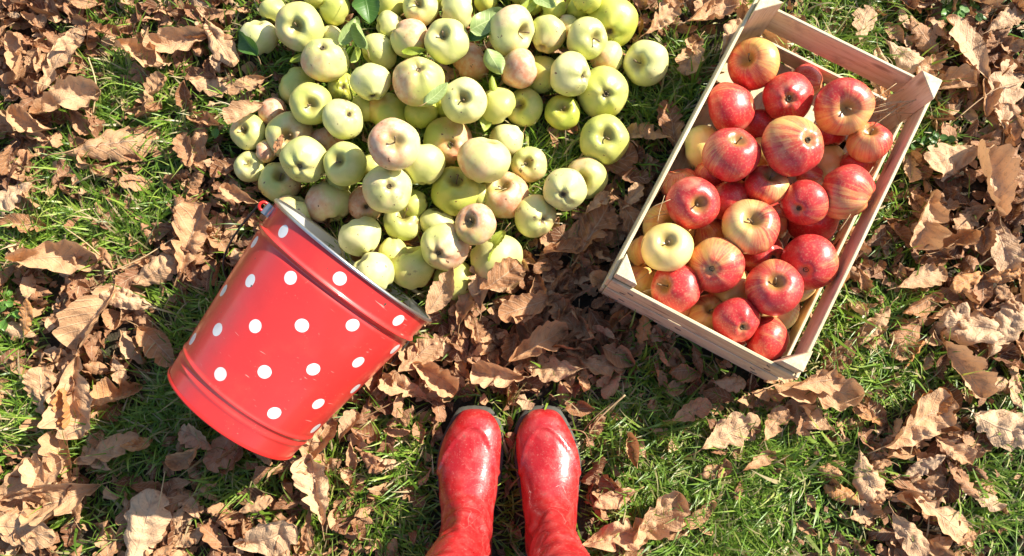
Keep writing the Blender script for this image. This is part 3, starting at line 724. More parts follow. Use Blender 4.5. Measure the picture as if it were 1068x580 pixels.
def torus_prof(R, z, r, n=12, ex=1.0): return [(R + r * cos(2 * pi * i / n), z + r * ex * sin(2 * pi * i / n)) for i in range(n + 1)]
o = mesh_obj('base', *lathe([(0.0005, .008), (BR2 - .006, .008), (BR2 - .005, .0025), (BR2 - .002, .0005), (BR2 + .0016, .0012), (BR2 + .0022, .003), (BR2 + .0012, .006)]), M_REDP, bucket); fixn(o)
o = mesh_obj('rim', *lathe(torus_prof(BR1 + .0008, BL_, .0027)), M_METAL, bucket); fixn(o)
def bl(p):   # world -> bucket local
    return bucket.matrix_world.inverted() @ Vector(p)
def ear(th):
    c, s = sin(th), cos(th); R = brad(BL_ - .016); t = Vector((s, -c, 0)); nrm = Vector((c, s, 0))
    V, F = [], []
    for i, (dt, dn) in enumerate([(-.017, .0008), (-.013, .0022), (-.007, .0030), (-.0055, .010), (.0055, .010), (.007, .0030), (.013, .0022), (.017, .0008)]):
        for dz in (-.009, .009):
            V.append(nrm * (R + dn) + t * dt + Vector((0, 0, BL_ - .017 + dz)))
            V.append(nrm * (R + dn - .0018) + t * dt + Vector((0, 0, BL_ - .017 + dz)))
    for i in range(7):
        b = i * 4
        F += [(b, b + 4, b + 6, b + 2), (b + 1, b + 3, b + 7, b + 5), (b, b + 1, b + 5, b + 4), (b + 2, b + 6, b + 7, b + 3)]
    F += [(0, 2, 3, 1), (28, 29, 31, 30)]
    o = mesh_obj('handle_ear', V, F, M_METAL, bucket, False); fixn(o)
    c0 = nrm * (R + .0145) + Vector((0, 0, BL_ - .017))
    return c0, nrm, t, o
EA = radians(62)
e1, n1, t1, eo1 = ear(EA); e2, n2, t2, eo2 = ear(EA + radians(168))
for e, n_, t_, eo in ((e1, n1, t1, eo1), (e2, n2, t2, eo2)):
    V, F = tube([e - n_ * .003 + n_ * .0065 * cos(a) + Vector((0, 0, 1)) * .0065 * sin(a) for a in np.linspace(0, 2 * pi, 25)], .0024, 8, False)
    mesh_obj('ear_ring', V, F, M_REDP, eo)
w1 = bl(P(243, 248, .14)); w2 = bl(P(233, 278, .075)); w3 = bl(P(247, 305, .02)); w4 = bl(P(285, 345, .010)); 
V, F = tube(catmull([e1 + n1 * .004, w1, w2, w3, bl(P(300, 372, .008)), bl(P(345, 400, .008)), bl(P(392, 395, .02)), e2 + n2 * .006], 10), .0017, 8)
mesh_obj('bail_handle', V, F, M_WIRE, bucket)

# ------------------------------------------------------------------ person standing at the photo's bottom edge
person = thing('person', 'person in red rubber boots standing with both toes pointing at the apples', 'person', Matrix.Translation((0, -.17, 0)))
RINGS = [((-.001, .030), (-.001, .026), .006), ((-.004, .042), (-.003, .020), .0165), ((-.010, .051), (-.009, .016), .0248), ((-.020, .059), (-.019, .014), .0330),
         ((-.036, .066), (-.037, .013), .0418), ((-.056, .071), (-.060, .013), .0468), ((-.080, .076), (-.088, .013), .0490), ((-.104, .083), (-.120, .013), .0480), ((-.124, .095), (-.155, .013), .0450),
         ((-.140, .112), (-.192, .014), .0410), ((-.153, .134), (-.235, .016), .0385), ((-.162, .158), (-.272, .026), .0378), ((-.170, .182), (-.284, .060), .0388),
         ((-.178, .208), (-.288, .105), .0420), ((-.184, .236), (-.290, .165), .0450), ((-.190, .268), (-.297, .225), .0490), ((-.197, .305), (-.307, .285), .0530), ((-.203, .345), (-.317, .335), .0560), ((-.206, .375), (-.322, .372), .0570)]
def boot(bx, side):
    n = 72; V, F = [], []
    R = []
    # resample rings smoothly
    pr = [Vector((a[0], a[1], 0)) for a, b, c in RINGS]; pb = [Vector((b[0], b[1], c)) for a, b, c in RINGS]
    pr, pb = catmull(pr, 9), catmull(pb, 9)
    for a, b in zip(pr, pb): R.append((a.x, a.y, b.x, b.y, b.z))
    for i, (ty, tz, by, bz, w_) in enumerate(R):
        c = Vector((0, (ty + by) / 2, (tz + bz) / 2)); ax = Vector((0, ty - by, tz - bz)) / 2
        f = i / (len(R) - 1)
        curve = .010 * side * exp(-((ty + .02) / .05) ** 2)      # toes turn in slightly
        lean = -.030 * side * max(0, (tz - .14)) / .24 * -1
        for k in range(n):
            a = 2 * pi * k / n; ca, sa = cos(a), sin(a)
            foot = 1 - min(1, max(0, (f - .45) / .2)); ee = 1.0 - .22 * foot * (1 if sa < 0 else 0)
            xx = w_ * math.copysign(abs(ca) ** ee, ca); yy = math.copysign(abs(sa) ** (1 - .25 * foot * (1 if sa < 0 else 0)), sa)
            p = c + ax * yy + Vector((xx - curve + lean, 0, 0))
            # ankle wrinkles and the raised toe cap
            wr = .019 * (.30 - abs(noise.noise(Vector((p.x * 9, p.y * 26, p.z * 30 + side * 4))))) * exp(-((f - .68) / .16) ** 2)
            lin = p.y + .030 + .075 * abs(ca) ** 2.2; cap = (.0016 / (1 + exp(max(-50, min(50, lin * -1400)))) + .0022 * exp(-(lin / .0032) ** 2)) * foot * (1 if sa > -.2 else 0)
            nz = .0016 * noise.noise(p * 28 + Vector((side * 5, 0, 0)))
            o_ = Vector((ca, 0, 0)) + ax.normalized() * sa; p = p + o_.normalized() * (wr + cap + nz)
            V.append(p)
    m = len(R)
    for i in range(m - 1):
        for k in range(n):
            a, b = i * n + k, i * n + (k + 1) % n; F.append((a, b, b + n, a + n))
    F.append(tuple(range(n - 1, -1, -1)))
    # rolled top edge going back inside
    top = [V[(m - 1) * n + k] for k in range(n)]; cen = sum(top, Vector()) / n; b = len(V)
    for sc, dz in ((.97, .002), (.93, 0), (.92, -.06)):
        for p in top: V.append(cen + (p - cen) * sc + Vector((0, 0, dz)))
    base = (m - 1) * n
    for q in range(3):
        for k in range(n):
            a0 = base + k if q == 0 else b + (q - 1) * n + k; a1 = base + (k + 1) % n if q == 0 else b + (q - 1) * n + (k + 1) % n
            F.append((a0, a1, b + q * n + (k + 1) % n, b + q * n + k))
    o = mesh_obj('rubber_boot', V, F, M_BOOT, person); fixn(o); o.location = (bx, .163, 0)
    # sole with a lugged edge
    out = []
    for k in range(160):
        a = 2 * pi * k / 160; yc = -.1450; L = .1488
        s = sin(a); y = yc + L * s
        # width along the foot
        t = -y / .29
        wpt = np.interp(t, [-.0131, -.0124, -.0108, -.0068, 0, .02, .06, .12, .2, .3, .42, .58, .72, .85, .95, 1.0], [0, .007, .0125, .0185, .0255, .0312, .0392, .0470, .0525, .0545, .0515, .041, .038, .039, .033, .018])
        x = math.copysign(wpt, cos(a)) * (min(1, abs(cos(a)) * 6) if s < 0 else 1)
        out.append(Vector((x - .010 * side * exp(-((y + .02) / .05) ** 2), y, 0)))
    V, F = [], []
    for z_, g in ((.0, .985), (.004, 1.0), (.010, 1.012), (.018, 1.012), (.0235, 1.0), (.0235, .93)):
        for k, p in enumerate(out):
            lug = 1.0 + (.012 if (k % 2 == 0 and .003 < z_ < .02) else 0)
            V.append(Vector((p.x * g * lug, -.147 + (p.y + .147) * (g if g < 1 else 1 + (g - 1) * .5) * (1 + (lug - 1) * .3), z_ + .001)))
    n2 = len(out)
    for i in range(5):
        for k in range(n2):
            a, b = i * n2 + k, i * n2 + (k + 1) % n2; F.append((a, b, b + n2, a + n2))
    F.append(tuple(range(n2 - 1, -1, -1))); F.append(tuple(5 * n2 + k for k in range(n2)))
    s_ = mesh_obj('sole', V, F, M_SOLE, o); fixn(s_)
    return o
boot(BOOT_X[0], -1); boot(BOOT_X[1], 1)
# legs in jeans, one continuous body standing in the boots
sk = bpy.data.meshes.new('legs')
sv = [(0, -.30, .86), (-.085, -.285, .80), (-.09, -.265, .50), (-.083, -.245, .30), (-.075, -.235, .10), (.085, -.285, .80), (.088, -.265, .50), (.072, -.245, .30), (.058, -.235, .10)]
sk.from_pydata([(x, y + .17, z) for x, y, z in sv], [(0, 1), (1, 2), (2, 3), (3, 4), (0, 5), (5, 6), (6, 7), (7, 8)], [])
lg = bpy.data.objects.new('legs', sk); COL.objects.link(lg); lg.parent = person
m = lg.modifiers.new('skin', 'SKIN'); m.use_smooth_shade = True
for i, r in enumerate([.12, .085, .058, .045, .03, .085, .058, .045, .03]): sk.skin_vertices[0].data[i].radius = (r, r)
sk.skin_vertices[0].data[0].use_root = True
m2 = lg.modifiers.new('sub', 'SUBSURF'); m2.levels = 2; m2.render_levels = 2
sk.materials.append(M_DENIM)

# ------------------------------------------------------------------ leaves
def leaf_geo(seed, kind='oak', nu=34, nv=6, L=.1, W=.030, curl=1.0):
    r = random.Random(seed); V, UV, F = [], [], []
    nl = r.uniform(3.3, 4.6); ph = r.uniform(0, 1); ph2 = ph + r.uniform(.3, .6); dl = r.uniform(.05, .34)
    fold = r.uniform(-.1, .55) * curl; kx = r.uniform(-9, 11) * curl; ky = r.choice([-1, 1]) * (r.uniform(3, 20) if r.random() < .8 else r.uniform(28, 48)) * curl; tw = r.uniform(-1.0, 1.0) * curl
    am = [r.uniform(.0010, .0036) * curl for _ in range(5)]; cra = r.uniform(.008, .018) * curl; crf = r.uniform(26, 50); cso = Vector((seed * 1.7, seed * .3, 0)); fx = [(r.uniform(-75, 75), r.uniform(-110, 110), r.uniform(0, 6)) for _ in range(5)]
    vein = r.uniform(.0007, .0018); ec = r.uniform(-.012, .022) * curl; sweep = r.uniform(-.18, .18)
    r37 = r.uniform(20, 50)
    tears = [(r.uniform(.1, .9), r.choice([-1, 1]), r.uniform(.25, .7), r.uniform(.02, .05)) for _ in range(r.randrange(1, 5))] if kind != 'fresh' else []
    for i in range(nu + 1):
        u = i / nu
        for j in range(-nv, nv + 1):
            v = j / nv; s = 1 if v >= 0 else -1
            if kind == 'oak':
                env = max(0, sin(pi * u ** 1.15)) ** .62 * (.62 + .5 * u)
                lb = abs(sin(pi * (nl * u + (ph if s > 0 else ph2)))) ** .75
                wd = W * env * (1 - dl + dl * lb) * (1 + .07 * sin(r37 * u + ph * 9 + s))
            elif kind == 'oval':
                wd = W * max(0, sin(pi * u)) ** .75 * (1.0 - .25 * u) * (1 + .05 * sin(u * 70 + s))
            else:
                wd = W * max(0, sin(pi * u ** .9)) ** .7 * (1.1 - .3 * u) * (1 + .025 * sin(u * 90))
            for (tu, ts, td, tww) in tears:
                if ts == s: wd *= 1 - td * exp(-((u - tu) / tww) ** 2)
            if i in (0, nu): wd = max(wd, .0004)
            y = v * wd; x = u * L + .25 * abs(y) * (1 if kind == 'oak' else .0); y0 = y
            z = fold * abs(y)
            q = (u * 8 - abs(v) * 1.4) % 1; z += vein * (abs(q - .5) * 4 - 1) * abs(v) ** .6
            for a, (f1, f2, p) in zip(am, fx): z += a * sin(f1 * x + f2 * y0 + p) * (.35 + .65 * abs(v))
            z += ec * abs(v) ** 3
            if kind != 'fresh': z += cra * (abs(noise.noise(Vector((x, y0, 0)) * crf + cso)) + .5 * abs(noise.noise(Vector((x, y0, 5)) * crf * 2.3 + cso)))
            yy = sin(ky * y) / ky; z += (1 - cos(ky * y)) / ky
            t = tw * (u - .5); yy, z = yy * cos(t) - z * sin(t), yy * sin(t) + z * cos(t)
            xc = x - L / 2; xx = sin(kx * xc) / kx - z * sin(kx * xc); zz = (1 - cos(kx * xc)) / kx + z * cos(kx * xc)
            yy += sweep * xc * xc * 10
            V.append((xx, yy, zz)); UV.append((u, v))
    w_ = 2 * nv + 1
    for i in range(nu):
        for j in range(w_ - 1): F.append((i * w_ + j, (i + 1) * w_ + j, (i + 1) * w_ + j + 1, i * w_ + j + 1))
    mid = [V[nv], V[w_ + nv]]
    return V, F, UV, mid
LV = []
for i in range(36):
    kind = 'oak' if i % 3 else 'oval'
    V, F, UV, mid = leaf_geo(500 + i, kind, W=(.026, .030, .034, .023)[i % 4] if kind == 'oak' else (.024, .020, .029)[i // 3 % 3], curl=[1, .55, .8, 1.25][i // 4 % 4])
    me = bpy.data.meshes.new('blade'); me.from_pydata(V, [], F); ul = me.uv_layers.new(name='UVMap')
    li = np.zeros(len(me.loops), dtype=np.int32); me.loops.foreach_get('vertex_index', li); ul.data.foreach_set('uv', np.asarray(UV, dtype=np.float32)[li].ravel())
    me.polygons.foreach_set('use_smooth', [True] * len(me.polygons)); me.materials.append(M_LEAF)
    a, b = Vector(mid[0]), Vector(mid[1]); d = (a - b).normalized(); r = random.Random(i)
    sV, sF = tube([a - d * .012, a, a + d * .010 + Vector((0, r.uniform(-.002, .002), .0005)), a + d * r.uniform(.016, .026) + Vector((0, r.uniform(-.005, .005), r.uniform(-.002, .003)))], [.0006, .0008, .0007, .0010], 6)
    sm = bpy.data.meshes.new('stalk'); sm.from_pydata([tuple(v) for v in sV], [], sF); sm.polygons.foreach_set('use_smooth', [True] * len(sm.polygons)); sm.materials.append(M_STALK)
    zmin = min(v[2] for v in V); LV.append((me, sm, kind, zmin))

ZONES = [(40, 30, 'in the top left corner'), (150, 40, 'at the top, left of the heap'), (60, 110, 'at the upper left edge'), (190, 120, 'left of the green heap'), (110, 190, 'upper left, between grass tufts'),
         (210, 220, 'between the heap and bucket handle'), (30, 260, 'at the left edge, level with the bucket mouth'), (120, 290, 'left of the bucket'), (40, 370, 'at the left edge beyond the bucket shadow'), (115, 380, 'at the bucket shadow\'s upper end'),
         (30, 470, 'at the lower left edge'), (140, 460, 'inside the bucket\'s shadow'), (60, 550, 'in the bottom left corner'), (190, 545, 'below the bucket\'s shadow'), (300, 510, 'just below the bucket\'s base'),
         (380, 450, 'between the bucket and left boot'), (380, 550, 'at the bottom, left of the boots'), (450, 390, 'just above the left boot toe'), (470, 330, 'below the heap, by the bucket rim'), (540, 330, 'between the heap and the boots'),
         (570, 390, 'just above the right boot toe'), (600, 270, 'in shade between heap and crate'), (650, 200, 'in shade at the crate\'s left'), (620, 350, 'left of the crate\'s lower corner'), (690, 390, 'below the crate\'s bottom board'),
         (650, 460, 'right of the right boot\'s toe'), (640, 550, 'at the bottom, right of the boots'), (760, 440, 'in grass below the crate'), (760, 540, 'bottom edge, right of centre'), (840, 420, 'below the crate\'s right corner'), (870, 500, 'lower right grass'),
         (960, 440, 'lower right, among grass'), (1040, 440, 'at the right edge, lower part'), (960, 550, 'near the bottom right corner'), (1040, 550, 'in the bottom right corner'), (920, 330, 'right of the crate\'s lower half'), (1030, 330, 'at the right edge, middle'),
         (930, 230, 'right of the crate\'s middle'), (1020, 220, 'at the right edge, above middle'), (1000, 130, 'right of the crate\'s top post'), (900, 40, 'above the crate\'s top board'), (1030, 40, 'in the top right corner'), (700, 20, 'top, between heap and crate'), (720, 70, 'beside the crate\'s upper left rail')]
used = {}
def zone(px, py): return min(ZONES, key=lambda z: hypot(z[0] - px, z[1] - py))[2]
DIRS = ['right', 'upper right', 'top', 'upper left', 'left', 'lower left', 'bottom', 'lower right']
def leaf_label(px, py, Ls, tone, kind, ang, vi):
    size = 'small' if Ls < .055 else 'medium' if Ls < .08 else 'large' if Ls < .105 else 'very large'
    col = 'dark brown' if tone < .22 else 'brown' if tone < .45 else 'tan' if tone < .72 else 'pale tan' if tone < .95 else 'orange brown'
    st = ['curled', 'flat', 'wavy', 'crumpled'][vi // 4 % 4]
    d = DIRS[int(((ang % (2 * pi)) + pi / 8) / (pi / 4)) % 8]
    lab = f"{size} {st} {col} {'lobed' if kind == 'oak' else 'oval'} leaf, tip to {d}, {zone(px, py)}"
    if len(lab.split()) > 16: lab = lab.replace(f' {st} ', ' ').replace(', tip to', ' pointing')
    if len(lab.split()) > 16: lab = lab.replace(f' {col} ', ' ')
    if lab in used: lab = lab.replace(' leaf, tip to', ' leaf, stalk showing, tip to') if len(lab.split()) < 15 else lab.replace('large ', 'big ').replace('medium ', 'mid-sized ')
    used[lab] = 1
    return lab
LGROUP = 'dry brown leaves fallen on the grass'
def put_leaf(px, py, Ls, ang, z, pitch, roll, tone, vi, label=None):
    me, sm, kind, zmin = LV[vi]; c = P(px, py, z); s = Ls / .1
    M = Matrix.Translation(c) @ Matrix.Rotation(ang, 4, 'Z') @ Matrix.Rotation(pitch, 4, 'Y') @ Matrix.Rotation(roll, 4, 'X') @ Matrix.Diagonal((s, s, s, 1))
    t = thing('fallen_leaf', label or leaf_label(px, py, Ls, tone, kind, ang, vi), 'leaf', M, LGROUP)
    b = link('blade', me, t); b['tone'] = float(tone); link('stalk', sm, t)
    return t
LP = []      # leaf centres for the grass to dodge
# leaves one can recognise in the photo: x, y, length px, angle deg (tip direction), tone
HL = [(62, 62, 95, 60, .75), (20, 60, 60, 100, .6), (60, 268, 95, 5, .75), (115, 150, 105, 10, .6), (190, 45, 80, 200, .8), (230, 45, 70, 300, .75), (205, 150, 60, 250, .5), (258, 90, 45, 210, .7),
      (70, 105, 80, 20, .8), (35, 130, 60, 160, .7), (100, 330, 85, 240, .7), (160, 285, 60, 30, .75), (200, 250, 90, 70, .55), (150, 60, 70, 340, .7), (80, 415, 90, 280, .75), (45, 410, 60, 100, .7), (110, 470, 75, 20, .55),
      (30, 500, 90, 30, .75), (70, 520, 80, 200, .7), (20, 550, 80, 350, .7), (150, 555, 90, 75, .9), (235, 465, 60, 250, .6), (280, 560, 70, 20, .9), (330, 510, 80, 100, .85), (395, 260, 22, 20, .7),
      (420, 405, 60, 150, .7), (345, 385, 80, 200, .9), (330, 460, 60, 60, .7), (455, 392, 55, 330, .95), (437, 370, 60, 40, .75), (520, 392, 55, 175, .8), (500, 350, 70, 300, .45), (550, 320, 70, 200, .4), (590, 330, 60, 130, .35),
      (560, 360, 70, 30, .5), (620, 380, 70, 350, .5), (530, 295, 45, 20, .85), (488, 312, 60, 70, .7), (470, 300, 45, 30, .6), (660, 230, 60, 300, .25), (620, 240, 70, 60, .3), (640, 170, 60, 20, .25), (700, 130, 60, 100, .2), (590, 260, 50, 10, .35),
      (658, 207, 40, 40, .85), (760, 450, 75, 25, .8), (850, 405, 95, 350, .8), (790, 480, 40, 30, .7), (955, 440, 95, 30, .95), (905, 500, 65, 290, .8), (985, 540, 90, 320, .75), (945, 555, 60, 300, .8), (1040, 445, 80, 340, .9), (1005, 385, 70, 300, .8),
      (870, 280, 60, 80, .65), (1030, 190, 84, 100, .85), (1045, 255, 80, 280, .85), (990, 165, 80, 200, .8), (1020, 340, 90, 170, .9), (1050, 345, 70, 60, .85), (960, 290, 60, 20, .8), (965, 230, 70, 250, .8), (1045, 100, 90, 80, .8), (1010, 50, 90, 120, .8),
      (945, 60, 60, 320, .9), (1050, 20, 60, 30, .8), (900, 25, 50, 70, .8), (690, 20, 60, 40, .75), (740, 15, 70, 20, .7), (720, 60, 50, 250, .7), (760, 40, 60, 60, .75), (640, 560, 70, 20, .75), (680, 540, 80, 45, .8), (640, 520, 50, 200, .7), (720, 430, 50, 20, .5),
      (560, 30, 1, 0, 0)]
def blocked(px, py, Ls):
    p = P(px, py, .02)
    if in_crate(p.x, p.y, .012) or in_boot(p.x, p.y, .045) or in_bucket(p.x, p.y, -.012): return True
    for c, R in PLACED_G:
        if c.z < .06 and hypot(c.x - p.x, c.y - p.y) < R + .010: return True
    return False
lr = random.Random(5); k = 0; cnt = 0
for (x, y, l, a, t) in HL:
    if l < 10: continue
    Ls = l * .00150
    z = lr.uniform(.026, .040)
    vi = lr.choice([i for i in range(36) if (i % 3) or l < 60])
    put_leaf(x, y, Ls, radians(a), z, lr.uniform(-.16, .16), lr.uniform(-.2, .2), t, vi); LP.append((x, y, l)); cnt += 1
for (x, y, l, a, t, z, vi, lab) in [
        (462, 303, 62, 60, .7, .078, 9, 'crumpled tan leaf lying over the broken apple at the heap bottom'),
        (523, 290, 52, 40, .35, .080, 14, 'dark curled leaf leaning on the yellow-leaf-bearing pale apple'),
        (500, 300, 50, 100, .8, .050, 13, 'pale tan leaf between the two apples at the heap\'s bottom end'),
        (256, 118, 46, 215, .8, .072, 10, 'tan lobed leaf draped over the heap\'s leftmost apple'),
        (291, 150, 24, 75, .3, .085, 12, 'small brown leaf stuck between apples at the heap\'s left'),
        (250, 205, 44, 160, .75, .055, 11, 'pale leaf standing beside the bucket handle ring'),
        (622, 213, 34, 40, .9, .045, 8, 'bright curled leaf tip in the shade left of the crate'),
        (852, 398, 60, 10, .6, .055, 4, 'tan leaf lying against the foot of the crate\'s right corner')]:
    put_leaf(x, y, l * .0015, radians(a), z, lr.uniform(-.2, .2), lr.uniform(-.2, .2), t, vi, lab); cnt += 1
while cnt < 300:
    px, py = lr.uniform(-15, 1083), lr.uniform(-15, 595)
    d = leafiness(px, py)
    if lr.random() > d ** 1.7: continue
    Ls = min(.105, lr.lognormvariate(math.log(.060), .28))
    if blocked(px, py, Ls): continue
    lp = Ls / .00165
    if sum(1 for (x, y, l) in LP if hypot(x - px, y - py) < .30 * (l + lp)) > 1: continue
    LP.append((px, py, lp)); cnt += 1
    put_leaf(px, py, Ls, lr.uniform(0, 2 * pi), lr.uniform(.014, .038), lr.gauss(0, .26), lr.gauss(0, .34), min(.97, max(0, lr.gauss(.58, .27))) if lr.random() > .06 else .99, lr.randrange(36))
# the mass of smaller, broken and out-of-frame leaves underneath
def numpy_mesh(name, V, F4, mat, uv=None):
    me = bpy.data.meshes.new(name); nf = len(F4)
    me.vertices.add(len(V)); me.vertices.foreach_set('co', V.astype(np.float32).ravel())
    me.loops.add(nf * 4); me.loops.foreach_set('vertex_index', F4.astype(np.int32).ravel())
    me.polygons.add(nf); me.polygons.foreach_set('loop_start', np.arange(nf, dtype=np.int32) * 4)
    me.polygons.foreach_set('use_smooth', np.ones(nf, dtype=bool))
    if uv is not None:
        ul = me.uv_layers.new(name='UVMap'); ul.data.foreach_set('uv', uv.astype(np.float32)[F4.ravel()].ravel())
    me.materials.append(mat); me.update(calc_edges=True); me.validate()
    return link(name, me)
protos = []
for i in range(30):
    V, F, UV, _ = leaf_geo(900 + i, 'oak' if i % 3 else 'oval', nu=14, nv=2, W=lr.uniform(.024, .036), curl=lr.uniform(.7, 1.6))
    V = np.array(V); F = np.array(F)
    if i % 2 == 0:      # broken fragment
        a, b = sorted((lr.uniform(0, .6), lr.uniform(.4, 1))); b = max(b, a + .25)
        cut = int(a * 14) * 4, int(b * 14) * 4; F = F[cut[0]:cut[1]]
        if lr.random() < .6: F = F[np.isin(np.arange(len(F)) % 4, (0, 1))]
        us = np.unique(F); mp = np.zeros(len(V), int); mp[us] = np.arange(len(us)); V = V[us] - V[us].mean(0); UV = np.array(UV)[us]; F = mp[F]
    protos.append((V, F, np.array(UV)))
AV, AF, AU = [], [], []; nb = 0; n = 0
while n < 10600:
    x, y = lr.uniform(-1.5, 1.5), lr.uniform(-.85, 1.5); px, py = proj((x, y, 0)); inside = -30 < px < 1100 and -30 < py < 610
    if not inside and lr.random() < .45: continue
    if lr.random() > leafiness(px, py) ** 1.9 + .09: continue
    if in_boot(x, y, 0) or in_crate(x, y, -.03): continue
    V, F, UV = protos[lr.randrange(30)]; s = lr.uniform(.18, .80) * (.45 + .55 * leafiness(px, py)) if inside else lr.uniform(.4, 1.0)
    M = Matrix.Rotation(lr.uniform(0, 2 * pi), 3, 'Z') @ Matrix.Rotation(lr.gauss(0, .42), 3, 'Y') @ Matrix.Rotation(lr.gauss(0, .5), 3, 'X')
    W_ = (V * s) @ np.array(M).T + np.array([x, y, lr.uniform(.004, .026)])
    AV.append(W_); AF.append(F + nb); AU.append(UV); nb += len(V); n += 1
ll = numpy_mesh('leaf_litter', np.concatenate(AV), np.concatenate(AF), M_LITTER, np.concatenate(AU)); ll['kind'] = 'stuff'

# ------------------------------------------------------------------ grass
def grass(N, seed):
    r = np.random.RandomState(seed); X, Y, H, Wd = [], [], [], []
    circ = np.array([(c.x, c.y, R) for c, R in PLACED_G if c.z < .07])
    while len(X) < N:
        x, y = r.uniform(-1.5, 1.5), r.uniform(-.85, 1.5); px, py = proj((x, y, .02)); inside = -40 < px < 1108 and -40 < py < 620
        if not inside and r.rand() < .55: continue
        g = 1.0 - leafiness(px, py)
        cl = noise.noise((x * 11, y * 11, 7.7)) * .5 + noise.noise((x * 28, y * 28, 1.2)) * .35
        if r.rand() > max(.05, (g * 1.5 + cl)) ** 1.6: continue
        if in_boot(x, y, .004) or in_crate(x, y, .004) or in_bucket(x, y, -.035): continue
        d = np.hypot(circ[:, 0] - x, circ[:, 1] - y)
        if (d < circ[:, 2] * .75).any(): continue
        X.append(x); Y.append(y); H.append(g + cl); Wd.append(1)
    X, Y, H = map(np.array, (X, Y, H)); n = N; S = 5
    L = np.clip(r.normal(.046, .015, n) * (.75 + .5 * np.clip(H, 0, 1)), .015, .085); wd = r.uniform(.0009, .0022, n)
    big = r.rand(n) < .04; wd[big] *= 1.7; L[big] *= 1.35
    sw = np.array([noise.noise((a * 5, b * 5, 4.2)) for a, b in zip(X, Y)])
    az = r.uniform(0, 2 * pi, n) * .75 + sw * 5; el0 = r.uniform(.3, 1.45, n); bend = r.uniform(.3, 1.7, n); az2 = r.normal(0, .25, n)
    V = np.zeros((n, S + 1, 2, 3)); p = np.stack([X, Y, np.full(n, -.004)], 1); seg = L / S
    for i in range(S + 1):
        f = i / S; el = el0 - bend * f; a = az + az2 * f * 2
        w_ = wd * (1 - f ** 2.2) * (.75 + .5 * f * (1 - f) * 2) + .00008
        side = np.stack([-np.sin(a), np.cos(a), np.zeros(n)], 1)
        V[:, i, 0] = p - side * w_[:, None]; V[:, i, 1] = p + side * w_[:, None]
        p = p + np.stack([np.cos(el) * np.cos(a), np.cos(el) * np.sin(a), np.sin(el)], 1) * seg[:, None]
        p[:, 2] = np.maximum(p[:, 2], .003)
    base = (np.arange(n) * (S + 1) * 2)[:, None]
    F = np.concatenate([base + np.array([[2 * i, 2 * i + 1, 2 * i + 3, 2 * i + 2]]) for i in range(S)], 0)
    o = numpy_mesh('grass', V.reshape(-1, 3), F, M_GRASS); o['kind'] = 'stuff'; o['label'] = 'green lawn grass growing up between the fallen leaves'; o['category'] = 'grass'
    return o
grass(77000, 3)
ll['label'] = 'small broken brown leaf pieces littering the grass'; ll['category'] = 'leaf litter'

# ------------------------------------------------------------------ fresh leaves among the apples
def fresh(px, py, l, ang, z, mat, seed, label, pitch=0, roll=0, W=.030, curl=1.1):
    V, F, UV, mid = leaf_geo(seed, 'fresh', nu=24, nv=5, W=W, curl=curl); c = P(px, py, z); s = l * (CH - z) / FPX / .1
    M = Matrix.Translation(c) @ Matrix.Rotation(radians(ang), 4, 'Z') @ Matrix.Rotation(pitch, 4, 'Y') @ Matrix.Rotation(roll, 4, 'X') @ Matrix.Diagonal((s, s, s, 1))
    t = thing('apple_leaf', label, 'leaf', M, 'green leaves among the green apples')
    mesh_obj('blade', V, F, mat, t, uvs=UV)
    a, b = Vector(mid[0]), Vector(mid[1]); d = (a - b).normalized()
    mesh_obj('stalk', *tube([a - d * .005, a + d * .012, a + d * .026 + Vector((0, .004, 0))], .0009, 6), M_STALK, t)
fresh(383, 8, 42, 280, .095, M_GL, 1, 'big dark green leaf at the top edge over the apples', W=.038)
fresh(260, 46, 38, 130, .075, M_GL, 2, 'dark green leaf leaning on the far left pale apple', roll=-.5, W=.028)
fresh(364, 32, 36, 60, .105, M_PL, 3, 'pale folded leaf standing up left of its twin', roll=.8)
fresh(378, 38, 34, 110, .105, M_PL, 4, 'pale folded leaf leaning right beside its twin', roll=-.6)
fresh(371, 58, 22, 250, .09, M_YL, 5, 'small yellow-green leaf below the pale folded pair')
fresh(456, 98, 34, 45, .135, M_PL, 6, 'light green leaf lying on the scarred yellow-green apple', roll=.3, W=.028)
fresh(508, 22, 44, 30, .11, M_PL, 7, 'large pale leaf at the left of the conical pale apple', roll=.2, W=.04)
fresh(503, 36, 34, 25, .095, M_GL, 8, 'shaded dark leaf under the large pale leaf', roll=-.2)
fresh(515, 64, 34, 300, .115, M_PL, 9, 'silvery curled leaf over the red-blushed apple', roll=.3, W=.036)
fresh(507, 126, 26, 260, .075, M_YL, 10, 'small yellow lobed leaf under the cream apple')
fresh(514, 88, 20, 100, .09, M_YL, 11, 'small yellow leaf between the cream and pink apples')
fresh(517, 256, 38, 245, .088, M_YL, 12, 'twisted yellow-green leaf on the bottom right pale apple', roll=.9, W=.022, curl=1.0)
fresh(312, 61, 20, 200, .06, M_YL, 13, 'yellowish leaf tip beside the smooth blushed apple')
fresh(432, 55, 24, 10, .10, M_YL, 14, 'small green leaf above the scarred yellow-green apple', W=.022)
fresh(550, 8, 34, 40, .09, M_YL, 15, 'bright lime leaf at the top edge right of the heap\'s centre', roll=.3)
fresh(568, 2, 30, 330, .095, M_PL, 16, 'translucent pale leaf at the top edge near the golden apple')
